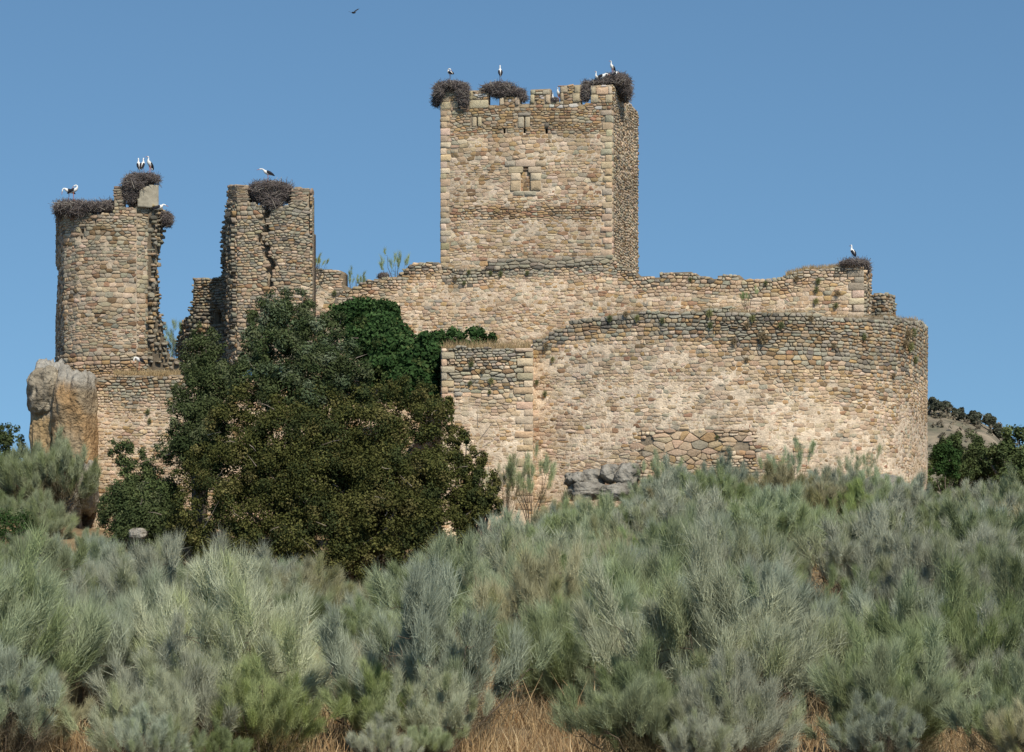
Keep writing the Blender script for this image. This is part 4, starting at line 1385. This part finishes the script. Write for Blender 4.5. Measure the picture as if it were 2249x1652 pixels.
def in_gap(px, py, d):
    if d < 44.5 and 1020 < px < 1385: return True
    if d < 54 and 1010 < px < 1125: return True
    if 68 < d < 100 and 1738 < px < 1850: return True
    if 58 < d < 70 and 2040 < px < 2100: return True
    if 62 < d < 68 and 420 < px < 610: return True
    if 96 < d < 104 and 1730 < px < 1850: return True
    if 86 < d < 99.9 and 1755 < px < 1835: return True
    if 84 < d < 96 and 2030 < px < 2110: return True
    if d > 118 and 340 < px < 1050: return True
    if d > 112 and 560 < px < 980: return True
    if d > 118 and 1040 < px < 1240: return True
    if d > 127 and px > 1240 and px < 1420: return True
    return False


def zone(px, d):
    row = "bottom row" if d < 52 else "lower slope" if d < 74 else "middle slope" if d < 98 else "upper slope"
    if px < 250: s = "at the left edge"
    elif px < 560: s = "under the left tower"
    elif px < 960: s = "under the dark oak"
    elif px < 1300: s = "under the bastion"
    elif px < 1620: s = "under the wall's left half"
    elif px < 1950: s = "under the wall's right half"
    else: s = "at the right edge"
    return row, s


ORD = ["leftmost", "second from left", "third from left", "fourth from left", "fifth from left", "sixth from left", "seventh from left", "eighth from left",
       "ninth from left", "tenth from left", "eleventh from left", "twelfth from left"]


def number_labels(items, what, group):
    """items: [(px, object, key)] -> a label of its own for each, by its place among its likes"""
    d_ = {}
    for px, o, key in items:
        d_.setdefault(key, []).append((px, o))
    for key, l in d_.items():
        l.sort(key=lambda q: q[0])
        for i, (_, o) in enumerate(l):
            o["label"] = (f"{ORD[min(i, len(ORD) - 1)]} of the " if len(l) > 1 else "the only one of the ") + what(key)
            o["group"] = group(key)


# how high the thicket stands against what is behind it, from left to right
TOPS = [(-200, 1090), (0, 1100), (60, 1175), (150, 1165), (250, 1190), (400, 1225), (520, 1240), (600, 1185), (660, 1165), (720, 1200), (790, 1285), (900, 1270), (960, 1215), (1050, 1165),
        (1200, 1095), (1250, 1080), (1390, 1070), (1440, 1030), (1560, 1000), (1700, 1015), (1900, 1025), (2040, 1060), (2249, 1040), (2500, 1040)]
count, placed, outside = 0, [], []
d = 29.5
while d < 133:   # row after row up the slope
    step = 3.0 + 0.012 * (d - 40)
    half = 0.2126 * d + 4.6
    x = -half + r.uniform(0, step)
    while x < half:
        dd = d + r.uniform(-.5, .5) * step
        px = CX + F * x / dd
        b = gb(px, dd)
        py = YH - F * b[2] / dd
        if r.random() > .09 and not in_gap(px, py, dd) and not any(abs(px - h[0]) < 0.75 * h[2] / 2.35 * F / dd and abs(dd - h[1]) < 1.9 for h in HERO):
            var = r.choice(VAR_FAR) if dd > 80 else r.choice(VAR)
            h = r.choice((1.3, 1.8, 2.2, 2.7, 3.3)) * (1.0 + .0025 * (dd - 40))
            if dd < 38: h = min(h, .85 + (dd - 29) * .15)
            if 1700 < px < 1880 and 62 < dd < 101: h = min(h, 1.0)
            if 1690 < px < 1890 and 36 < dd <= 64: h = min(h, 1.5)
            if 2010 < px < 2130 and 58 < dd < 98: h = min(h, 1.25)
            if 400 < px < 630 and 45 < dd < 64: h = min(h, 1.0)
            if px < 300 and dd > 100: h = min(h, 2.1)
            if dd < 38.5 and 450 < px < 940: h = min(h, .7)
            lim = float(np.interp(px, [a for a, _ in TOPS], [b for _, b in TOPS]))
            if 1700 < px < 1885 and dd < 101: lim = 1258.0 if 1730 < px < 1850 else 1225.0
            hm = (py - lim) * dd / F / 1.0
            h = min(h, hm * r.uniform(.8, 1.04))
            if dd > 112 and px > 1400: h = max(h, hm * r.uniform(.72, 1.02))
            if h < .55:
                x += step * .6
                continue
            if r.random() < .07 and dd > 60 and h > 1.3 and h * 1.25 < hm:
                var = r.choice(LEG); h *= .85
            c = r.choice([G0, BL, BL, G0, (.9, 1.0, .82), (.80, .88, .68), G0, BL, (.9, 1.0, .82), DRYC, (.68, .74, .58), (.56, .66, .44), (.62, .72, .46), (.90, .78, .60), (1.12, 1.14, 1.05)])
            k_ = r.uniform(.78, 1.15)
            row, s_ = zone(px, dd)
            tone = {G0: "grey-green", BL: "silvery", DRYC: "pale dry", (1.12, 1.14, 1.05): "silvery", (.9, 1.0, .82): "grey-green", (.56, .66, .44): "dark green", (.62, .72, .46): "dark green", (.90, .78, .60): "dead brown"}.get(c, "duller green")
            o = shrub(var, b, r.uniform(0, 6.28), h / 2.4, tuple(q * k_ for q in c), "broom", group="broom")
            if -40 < px < 2290:
                placed.append((px, o, (tone, s_, row)))
            else:
                outside.append((px, o, (tone, "left" if px < 0 else "right", row)))
            count += 1
        x += step * r.uniform(.72, 1.35)
    d += step * .84
number_labels(placed, lambda k: f"{k[0]} broom bushes {k[1]}, {k[2]}", lambda k: f"{k[0]} broom bushes {k[1]}, {k[2]}")
number_labels(outside, lambda k: f"{k[0]} broom bushes just beyond the {k[1]} edge, {k[2]}", lambda k: f"{k[0]} broom bushes beyond the {k[1]} edge, {k[2]}")
print("broom bushes:", count)

# low dark bramble clumps
for px, py, rx, rz, d, lab in [(1800, 1270, 46, 44, 98.0, "dark green bramble clump below the pale boulder"), (1425, 1345, 40, 40, 66, "dark green bramble between broom bushes at centre right"),
                               (1700, 1300, 40, 30, 84, "low dark green bush left of the bramble clump"), (25, 1185, 60, 60, 134, "dark green thicket at the left edge under the grey broom"), (2080, 1010, 30, 40, 141, "dark green bush beside the round end of the wall")]:
    tree("bramble", lab, lob((px, py, rx, rz, d), (px + rx * .4, py + rz * .3, rx * .8, rz * .8, d - .3), (px - rx * .5, py + rz * .4, rx * .7, rz * .7, d - .2)), 5000, 0.07, .7,
         [((0.035, 0.07, 0.02), 3), ((0.05, 0.095, 0.028), 2)], gb(px, d), r0=.05, cat="bramble", nl=6)

# ------------------------------------------------------------------ dry grass
def blades(name, P0, h, w, cols, lean=.35):
    n = len(P0)
    d = np.stack([RNG.normal(size=n) * lean, RNG.normal(size=n) * lean, np.ones(n)], -1)
    side = np.stack([RNG.normal(size=n), RNG.normal(size=n) * .5, np.zeros(n)], -1)
    side /= np.linalg.norm(side, axis=1)[:, None]
    s = side * w[:, None]
    mid = P0 + d * h[:, None] * .55
    end = P0 + d * h[:, None] + np.stack([RNG.normal(size=n), RNG.normal(size=n), np.zeros(n)], -1) * (h * .22)[:, None]
    V = np.empty((n, 5, 3))
    V[:, 0] = P0 - s; V[:, 1] = P0 + s; V[:, 2] = mid + s * .8; V[:, 3] = mid - s * .8; V[:, 4] = end
    i = np.arange(n)[:, None] * 5
    return mesh_np(name, V.reshape(-1, 3), [i + np.array([0, 1, 2, 3]), i + np.array([3, 2, 4])], np.repeat(cols, 5, axis=0))


def straw(n):
    a = np.array([[0.46, 0.325, 0.17], [0.58, 0.45, 0.27], [0.29, 0.18, 0.09], [0.42, 0.295, 0.165]])
    return a[RNG.integers(0, 4, n)] * RNG.uniform(.75, 1.25, (n, 1))


n = 60000
dd = RNG.uniform(37, 52, n); xx = RNG.uniform(-1, 1, n) * .215 * dd
pxx = CX + F * xx / dd
keep_ = (RNG.random(n) < np.where((pxx > 960) & (pxx < 1480), 1.0, .35)) & (fbm(xx * .8, dd * .8, 4.) > .36)
xx, dd = xx[keep_], dd[keep_]
P0 = np.stack([xx, dd, ground_z(xx, dd) - .03], -1)
n = len(P0)
tag(add("dry_grass", blades("dry_grass", P0, RNG.uniform(.18, .62, n), RNG.uniform(.004, .009, n), straw(n)), M_GRASS), "dry orange-brown grass at the bottom of the slope", "grass", None, "stuff")
n = 60000
dd = RNG.uniform(50, 134, n); xx = RNG.uniform(-1, 1, n) * .215 * dd
P0 = np.stack([xx, dd, ground_z(xx, dd) - .03], -1)
tag(add("dry_grass", blades("slope_grass", P0, RNG.uniform(.3, .9, n), RNG.uniform(.008, .016, n), straw(n)), M_GRASS), "dry grass between the broom bushes on the slope", "grass", None, "stuff")
# tall dry stalks
n = 260
dd = RNG.uniform(42, 56, n); pxx = np.where(RNG.random(n) < .6, RNG.uniform(1010, 1420, n), RNG.uniform(20, 2230, n)); xx = (pxx - CX) * dd / F
P0 = np.stack([xx, dd, ground_z(xx, dd) - .03], -1)
tag(add("dry_stalks", blades("dry_stalks", P0, RNG.uniform(.7, 1.35, n), RNG.uniform(.008, .013, n), np.array([[0.55, 0.40, 0.22]]) * RNG.uniform(.8, 1.1, (n, 1)), lean=.16), M_GRASS),
    "tall straw-coloured dry stalks sticking out of the grass", "grass", None, "stuff")
# dry grass on the bastion, wall tops
parts = []
n = 5200
xx = RNG.uniform(-4.0, 1.4, n); yy = RNG.uniform(138.5, 145, n)
parts.append((np.stack([xx, yy, np.full(n, 11.85)], -1), RNG.uniform(.25, 1.0, n)))
n = 1500
pxx = RNG.uniform(1160, 1262, n); parts.append((np.stack([(pxx - CX) * 141 / F, np.full(n, 141.) + RNG.uniform(0, 3, n), np.interp(pxx, [1160, 1262], [12.1, 13.2])], -1), RNG.uniform(.3, .9, n)))
n = 1500
pxx = RNG.uniform(1500, 2030, n); dq = np.interp(pxx, [1500, 1965, 2030], [137., 139.6, 147.]); parts.append((np.stack([(pxx - CX) * dq / F, dq, (YH - np.interp(pxx, [a for a, _ in WT], [b for _, b in WT])) * dq / F - .1], -1), RNG.uniform(.05, .35, n)))
n = 1400
pxx = RNG.uniform(1726, 1860, n); dq = 153.6 + RNG.uniform(0, 1.0, n); parts.append((np.stack([(pxx - CX) * dq / F, dq, (YH - np.interp(pxx, [a for a, _ in CT], [b for _, b in CT])) * dq / F - .05], -1), RNG.uniform(.05, .4, n)))
n = 1500
pxx = RNG.uniform(250, 395, n); dq = 144.9 + RNG.uniform(0, 1.6, n); parts.append((np.stack([(pxx - CX) * dq / F, dq, (YH - 824) * dq / F + RNG.uniform(-.1, .1, n)], -1), RNG.uniform(.1, .4, n)))
labs = ["tall dry grass growing on top of the bastion", "dry grass where the curved wall meets the bastion", "short dry grass along the top of the curved wall", "dry grass on the wall top beside the right-hand nest", "dry grass on the ledge at the left tower's foot"]
for (p0, h), lb in zip(parts, labs):
    n = len(p0)
    c = np.array([[0.44, 0.33, 0.18]]) * RNG.uniform(.7, 1.25, (n, 1))
    tag(add("dry_grass", blades("wall_grass", p0, h, np.full(n, .012), c, lean=.25), M_GRASS), lb, "grass", None, "stuff")

# little plants rooted in the walls
def tuft_mesh(seed, cols):
    g = np.random.default_rng(seed)
    n = 260
    d = g.normal(size=(n, 3)); d[:, 1] = -abs(d[:, 1]); d /= np.linalg.norm(d, axis=1)[:, None]
    s = d * g.random((n, 1)) ** .5 * .22
    c = np.array(cols) * g.uniform(.7, 1.3, (n, 1))
    V, Q, T, C = twigs(s, (d + g.normal(size=(n, 3)) * .5), g.uniform(.08, .22, n), np.full(n, .016), c)
    me = mesh_np("wall_plant", V, [Q, T], C)
    me.materials.append(M_GRASS)
    return me


TUFT = [tuft_mesh(1, (0.20, 0.22, 0.10)), tuft_mesh(2, (0.32, 0.25, 0.15)), tuft_mesh(3, (0.29, 0.29, 0.13))]
wl_spots = [(1558, 690, 1.4, 2), (1640, 715, 1.2, 1), (1652, 700, 1.3, 2), (1675, 742, 2.2, 1), (1715, 715, 1.4, 0), (1612, 750, 1.3, 1), (1560, 715, 1.2, 0), (1400, 700, 1.2, 2), (1455, 705, 1.1, 0), (1340, 700, 1.3, 0), (1375, 690, 1.2, 1),
            (1990, 735, 2.2, 1), (2002, 730, 1.8, 0), (1995, 762, 2.0, 2), (2006, 790, 1.6, 0), (1985, 755, 1.6, 1), (1895, 740, 1.3, 0), (1780, 700, 1.2, 1), (1830, 760, 1.0, 1), (1960, 825, 1.1, 1),
            (1200, 760, 1.2, 1), (1215, 790, 1.0, 2), (1180, 840, 1.0, 0), (1198, 865, 1.1, 0), (1640, 790, .9, 1), (1575, 960, .8, 0)]
b_spots = [(1035, 790, 1.0, 1), (1035, 800, 1.2, 0), (1078, 838, 1.2, 2), (1032, 842, .9, 0), (1060, 815, 1.0, 1), (1075, 862, .8, 0)]
c_spots = [(1797, 618, 1.3, 0), (1793, 637, 1.2, 0), (1840, 645, 1.3, 1), (1792, 663, 1.3, 2), (1836, 672, 1.2, 0), (1750, 612, 1.3, 1), (1516, 614, 1.0, 0), (1030, 598, 1.0, 0), (1078, 600, 1.0, 0), (1100, 602, 1.2, 0), (1158, 600, 1.0, 0),
           (1682, 622, 1.0, 0), (1000, 612, 1.1, 1), (735, 644, 1.2, 0), (1020, 622, 1.0, 0)]


TL = []


def place_tufts(spots, path, where):
    for px, py, sc, k in spots:
        u = path.u_at(px); b_, t_, n_ = path.frame(u)
        d_ = b_[1]
        o = bpy.data.objects.new("wall_plant", TUFT[k])
        COL.objects.link(o)
        o.location = (b_[0] + n_[0] * .06, b_[1] + n_[1] * .06, (YH - py) * d_ / F)
        o.scale = (sc * .42, sc * .42, sc * .52)
        o.rotation_euler = (0, 0, math.atan2(n_[0], -n_[1]))
        kind_ = ["green", "brown dried", "yellow-green"][k]
        tag(o, "plant", "plant")
        TL.append((px, o, (kind_, where)))


place_tufts(wl_spots, wp, "the curved front wall")
place_tufts(b_spots, bp_, "the bastion")
place_tufts(c_spots, cp, "the wall in front of the keep")
place_tufts([(325, 905, 1.1, 0), (329, 925, 1.0, 0), (405, 865, 1.3, 1), (215, 1165, 1.3, 0)], rp, "the retaining wall at the left")

number_labels(TL, lambda k: f"{k[0]} plants on {k[1]}", lambda k: f"{k[0]} plants on {k[1]}")

# scrub on the far hill
sl = []
rs = random.Random(3)
for _ in range(80):
    px_ = rs.uniform(2036, 2290); dd_ = rs.uniform(228, 262)
    x_ = (px_ - CX) * dd_ / F
    sl.append((px_, YH - F * (float(hill_z(np.array(x_), np.array(dd_))) + .2) / dd_, dd_, rs.uniform(.5, 1.3), .8, rs.uniform(.4, .9)))
me, _ = leaf_mesh("hill_scrub", sl, 12000, 0.13, .6, [((0.19, 0.17, 0.12), 3), ((0.25, 0.21, 0.15), 2), ((0.12, 0.12, 0.08), 1)], subn=6)
tag(add("hill_scrub", me, M_LEAF), "low grey-brown scrub covering the hillside behind the castle", "scrub", None, "stuff")

# ------------------------------------------------------------------ nests
def nest(lobes, n, label, loc_d, stick=(0.35, 1.0), tail=None):
    """lobes: (px,py,d,rx,ry,rz) metres"""
    L = np.array([[*P(a, b, d), rx, ry, rz] for a, b, d, rx, ry, rz in lobes])
    w = L[:, 3] * L[:, 5]; w /= w.sum()
    idx = RNG.choice(len(L), n, p=w)
    u = unit(n)
    p = L[idx, :3] + u * L[idx, 3:6] * RNG.uniform(.68, 1.03, (n, 1))
    t = np.cross(u, unit(n)); t += unit(n) * .45; t[:, 2] *= .7
    t /= np.linalg.norm(t, axis=1)[:, None]
    ln = RNG.uniform(*stick, n) * .5
    side = np.cross(t, unit(n)); side /= np.linalg.norm(side, axis=1)[:, None]
    s2 = np.cross(t, side)
    rr = RNG.uniform(.008, .017, n)[:, None]
    bend = unit(n) * .06
    V = np.empty((n, 9, 3))
    for k, (q, m_) in enumerate(((-1, .8), (0, 1), (1, .5))):
        c = p + t * (ln * q)[:, None] + (bend if q == 0 else 0)
        for j in range(3):
            an = 2 * math.pi * j / 3
            V[:, k * 3 + j] = c + (side * math.cos(an) + s2 * math.sin(an)) * rr * m_
    i = np.arange(n)[:, None] * 9
    Q = np.concatenate([i + np.array([a * 3 + j, a * 3 + (j + 1) % 3, a * 3 + 3 + (j + 1) % 3, a * 3 + 3 + j]) for a in (0, 1) for j in range(3)])
    base = np.array([[0.145, 0.12, 0.115], [0.24, 0.205, 0.185], [0.085, 0.07, 0.07], [0.40, 0.36, 0.30]])
    C = base[RNG.choice(4, n, p=[.4, .3, .2, .1])]
    C = np.repeat(C, 9, axis=0)
    # dark core added inside each lobe to block light between the sticks
    bm = bmesh.new(); bmesh.ops.create_icosphere(bm, subdivisions=3, radius=1)
    sv = np.array([v.co[:] for v in bm.verts]); sf = np.array([[v.index for v in f.verts] for f in bm.faces]); bm.free()
    Vs, Fs, Cs, nn = [V.reshape(-1, 3)], [], [C], n * 9
    for l in L:
        k = 0.72 * (1 + .18 * (fbm(sv[:, 0] * 3 + l[0], sv[:, 1] * 3, sv[:, 2] * 3) - .5))[:, None]
        Vs.append(l[:3] + sv * l[3:6] * k); Fs.append(sf + nn); Cs.append(np.tile([0.09, 0.072, 0.06], (len(sv), 1))); nn += len(sv)
    c0_ = L[:, :3].mean(0)
    me = mesh_np("stork_nest", np.concatenate(Vs) - c0_, [Q] + [np.concatenate(Fs)], np.concatenate(Cs))
    o = add("stork_nest", me, M_STICK, None, c0_)
    tag(o, label, "nest", "stork nests on the ruins")
    return o


def nl(*l):
    return [(a, b, d, rx * d / F, ry, rz * d / F) for a, b, rx, rz, d, ry in l]


nest(nl((992, 192, 38, 13, 172.8, 1.2), (965, 205, 13, 22, 172.6, .9), (1017, 206, 14, 24, 172.1, .6), (1020, 225, 9, 12, 172.0, .4), (959, 222, 8, 14, 172.9, .6)), 2600, "large twig nest overhanging the keep's left corner", 170)
nest(nl((1098, 194, 36, 13, 172.2, 1.1), (1128, 205, 28, 12, 172, .9), (1068, 198, 14, 10, 172.2, .7), (1105, 206, 32, 9, 172, .8), (1147, 216, 11, 9, 171.7, .5)), 2500, "broad flat twig nest on the keep's second battlement from the left", 170)
nest(nl((1354, 178, 32, 18, 172.2, 1.3), (1374, 200, 14, 26, 173.5, .8), (1350, 180, 34, 15, 171.6, 1.3), (1316, 184, 26, 8, 171, .9), (1366, 190, 16, 22, 172.2, .9), (1372, 203, 13, 18, 173, .8), (1288, 186, 12, 8, 171, .6)), 3200, "biggest twig nest on the keep's right corner, hanging down its side", 170)
nest(nl((1286, 205, 11, 20, 170.6, .35)), 700, "twigs packed into the keep's rightmost crenel", 170, stick=(.25, .6))
nest(nl((1218, 222, 9, 8, 171.1, .4)), 350, "small twig nest in the crenel right of the keep's middle", 170, stick=(.2, .5))
nest(nl((160, 456, 40, 15, 147.8, 1.2), (205, 457, 44, 13, 147.6, 1.1), (240, 455, 20, 14, 147.6, .9), (132, 462, 11, 18, 148.5, .7), (172, 466, 26, 11, 147.2, .7)), 3300, "long flat twig nest along the top of the left tower", 148)
nest(nl((295, 408, 26, 22, 147.1, .9), (326, 394, 25, 12, 147.4, .9), (288, 430, 15, 22, 147, .6), (302, 392, 24, 10, 147.2, .8)), 2400, "round twig nest bulging between the two merlons of the left tower", 147)
nest(nl((368, 483, 11, 17, 148.5, .6), (362, 474, 8, 8, 148.5, .5)), 700, "small shaggy nest hanging from the torn right side of the left tower", 148, stick=(.3, .7))
nest(nl((594, 412, 48, 14, 150.4, 1.1), (592, 432, 38, 20, 150.2, .8), (600, 448, 24, 12, 149.9, .6), (570, 420, 24, 16, 150.2, .8), (634, 428, 13, 20, 150.1, .6)), 3000, "dark twig nest filling the top of the cracked tower", 150)
nest(nl((1876, 580, 32, 8, 153.2, .9), (1900, 590, 8, 14, 153.6, .6)), 1300, "flat twig nest on the square pillar at the wall's right end", 153)
nest(nl((842, 607, 12, 7, 161.2, .5)), 300, "small dark clump of twigs on the wall left of the keep", 161, stick=(.2, .6))

# ------------------------------------------------------------------ storks
def loft(pts, radii, k=8, flat=1.0):
    """one continuous skin along pts, capped"""
    pts = np.array(pts, float); n = len(pts)
    V = []
    for i in range(n):
        t = pts[min(i + 1, n - 1)] - pts[max(i - 1, 0)]; t /= np.linalg.norm(t) + 1e-9
        x = np.array([1.0, 0, 0]); b = np.cross(t, x); b /= np.linalg.norm(b) + 1e-9
        a = np.cross(b, t)
        for j in range(k):
            an = 2 * math.pi * j / k
            V.append(pts[i] + (a * math.cos(an) * flat + b * math.sin(an)) * radii[i])
    Q = [(i * k + j, i * k + (j + 1) % k, (i + 1) * k + (j + 1) % k, (i + 1) * k + j) for i in range(n - 1) for j in range(k)]
    V.append(pts[0]); V.append(pts[-1])
    T = [(j, n * k, (j + 1) % k) for j in range(k)] + [((n - 1) * k + j, (n - 1) * k + (j + 1) % k, n * k + 1) for j in range(k)]
    return np.array(V), np.array(Q), np.array(T)


def part(name, root, lf, col):
    V, Q, T = lf
    me = mesh_np(name, V, [Q, T], np.tile(np.array(col), (len(V), 1)), smooth=True)
    me.materials.append(M_FEATHER)
    o = bpy.data.objects.new(name, me); COL.objects.link(o); o.parent = root
    return o


FW, FB, FR = (0.78, 0.76, 0.72), (0.018, 0.018, 0.024), (0.42, 0.13, 0.07)


def stork(loc, rz, pose, label, sc=1.0):
    """faces +Y before turning; feet at the origin"""
    root = empty("stork", loc, label, "stork", "white storks on the ruins")
    root.rotation_euler = (0, 0, rz)
    root.scale = (sc,) * 3
    lift = 0.0 if pose not in ("lying", "sitting") else -0.40
    body = [(0, -.36, .44), (0, -.28, .50), (0, -.12, .57), (0, .04, .63), (0, .14, .68)]
    rad = [.02, .06, .115, .125, .10]
    if pose == "upright":
        body = [(0, -.24, .36), (0, -.20, .45), (0, -.10, .57), (0, .0, .68), (0, .07, .77)]
        neck = [(0, .09, .85), (0, .07, .94), (0, .07, 1.01), (0, .11, 1.06), (0, .16, 1.06)]
        beak = [(0, .17, 1.06), (0, .27, 1.04), (0, .36, 1.02)]
    elif pose in ("preen", "bent"):
        neck = [(0, .20, .78), (0, .20, .87), (0, .13, .92), (.05, .04, .88), (.08, -.02, .83)]
        beak = [(.085, -.03, .82), (.10, -.08, .72), (.11, -.12, .63)]
    elif pose == "down":
        neck = [(0, .22, .74), (0, .31, .74), (0, .37, .66), (0, .38, .57), (0, .40, .50)]
        beak = [(0, .40, .49), (0, .41, .39), (0, .42, .29)]
    elif pose == "forward":
        neck = [(0, .21, .76), (0, .28, .82), (0, .37, .83), (0, .45, .82), (0, .50, .80)]
        beak = [(0, .51, .80), (0, .60, .77), (0, .69, .74)]
    elif pose == "sitting":
        neck = [(0, .17, .77), (0, .14, .88), (0, .12, .98), (0, .15, 1.04), (0, .20, 1.04)]
        beak = [(0, .21, 1.04), (0, .31, 1.02), (0, .40, 1.0)]
    else:
        neck = [(0, .20, .74), (0, .24, .79), (0, .30, .78), (0, .36, .75), (0, .40, .73)]
        beak = [(0, .41, .73), (0, .50, .68), (0, .58, .64)]
    L_ = lambda q: [(a, b, c + lift) for a, b, c in q]
    part("body", root, loft(L_(body + neck), rad + [.055, .04, .035, .042, .026], 9), FW)
    part("beak", root, loft(L_(beak), [.018, .013, .003], 5), FR)
    for s in (-1, 1):
        if pose == "upright":
            w_ = [(s * .02, -.33, .28), (s * .055, -.27, .40), (s * .075, -.17, .54), (s * .075, -.06, .67), (s * .05, .0, .75)]
        else:
            w_ = [(s * .04, -.46, .42), (s * .085, -.34, .50), (s * .11, -.16, .59), (s * .10, .0, .66), (s * .06, .08, .70)]
        part("wing", root, loft(L_(w_), [.012, .06, .095, .09, .02], 7, flat=.85 if pose == 'upright' else .55), FB)
        if lift == 0:
            part("leg", root, loft([(s * .045, -.02, .55), (s * .045, -.05, .30), (s * .045, -.02, .0), (s * .045, .07, -.01)], [.02, .012, .010, .006], 5), FR)
    if pose == "upright":
        part("tail", root, loft(L_([(0, -.20, .40), (0, -.25, .33), (0, -.28, .26)]), [.06, .05, .015], 6), FW)
    return root


pi = math.pi
S = [
    (988, 178.5, 172.6, pi * .2, "preen", "stork preening on the keep's left corner nest", 1.0),
    (1098.5, 179, 172.0, .1, "upright", "stork standing tall on the keep's second nest, back turned", 1.08),
    (1344, 166, 171.4, 2.3, "upright", "dark-winged stork standing on the keep's right corner nest", .95),
    (1350, 168, 170.6, -.8, "lying", "white stork crouched beside the standing one on the keep's right corner nest", .9),
    (1311, 176, 170.4, 2.6, "sitting", "stork sitting with raised head at the left of the right corner nest", .9),
    (1322, 175, 170.6, -1.6, "lying", "pale stork lying low in the right corner nest", 1.1),
    (1214.5, 221, 171.0, 3.0, "sitting", "young stork sitting in the crenel right of the keep's middle", .8),
    (1226, 221.5, 170.9, 2.6, "upright", "small stork standing against the battlement right of the keep's middle", .85),
    (304.5, 384, 147.3, .3, "upright", "leftmost of the three storks standing in a row on the left tower", .95),
    (314, 383.5, 147.3, -.2, "upright", "middle stork of the three standing in a row on the left tower", .95),
    (328, 383, 147.2, 2.5, "upright", "rightmost and largest stork of the three on the left tower", 1.0),
    (150, 440, 147.4, 1.9, "down", "stork with lowered head on the long nest of the left tower", .95),
    (163, 440, 147.2, -1.8, "preen", "stork preening beside another on the long nest of the left tower", 1.0),
    (350, 463, 147.0, -1.4, "lying", "pale stork resting beside the small hanging nest on the left tower", 1.0),
    (305, 813, 145.2, 2.4, "down", "stork standing on the ledge at the left tower's foot", 1.0),
    (587, 401, 149.7, 1.75, "forward", "stork stretching its neck left on the cracked tower's nest", 1.0),
    (1872, 575, 153.2, .5, "upright", "stork standing on the nest of the pillar at the right", 1.0),
]
for px, py, d, rz, pose, lab, sc in S:
    stork(P(px, py, d), rz, pose, lab, sc)

# a small dark bird in flight, high on the left of the keep
br = empty("flying_bird", P(777, 28, 90), "small dark bird in flight high in the sky left of the keep", "bird")
br.rotation_euler = (0.2, -0.35, 0.6)
part("body", br, loft([(0, -.13, 0), (0, -.05, 0), (0, .03, 0), (0, .10, 0), (0, .14, 0)], [.008, .03, .038, .028, .006], 7), (.03, .028, .03))
for s in (-1, 1):
    V = np.array([(s * .02, .05, .01), (s * .10, .07, .05), (s * .2, 0.03, .09), (s * .25, -.05, .1), (s * .13, -.02, .05), (s * .02, -.04, .01)])
    V2 = V - np.array([0, 0, .008])
    Q = [(0, 1, 4, 5), (1, 2, 3, 4), (11, 10, 7, 6), (10, 9, 8, 7), (0, 6, 7, 1), (1, 7, 8, 2), (2, 8, 9, 3), (3, 9, 10, 4), (4, 10, 11, 5)]
    me = mesh_np("wing", np.concatenate([V, V2]), [np.array(Q)], np.tile((.03, .028, .03), (12, 1)))
    me.materials.append(M_FEATHER)
    o = bpy.data.objects.new("wing", me); COL.objects.link(o); o.parent = br

print("objects:", len(scene.objects), "tris:", sum(len(m_.polygons) for m_ in bpy.data.meshes))
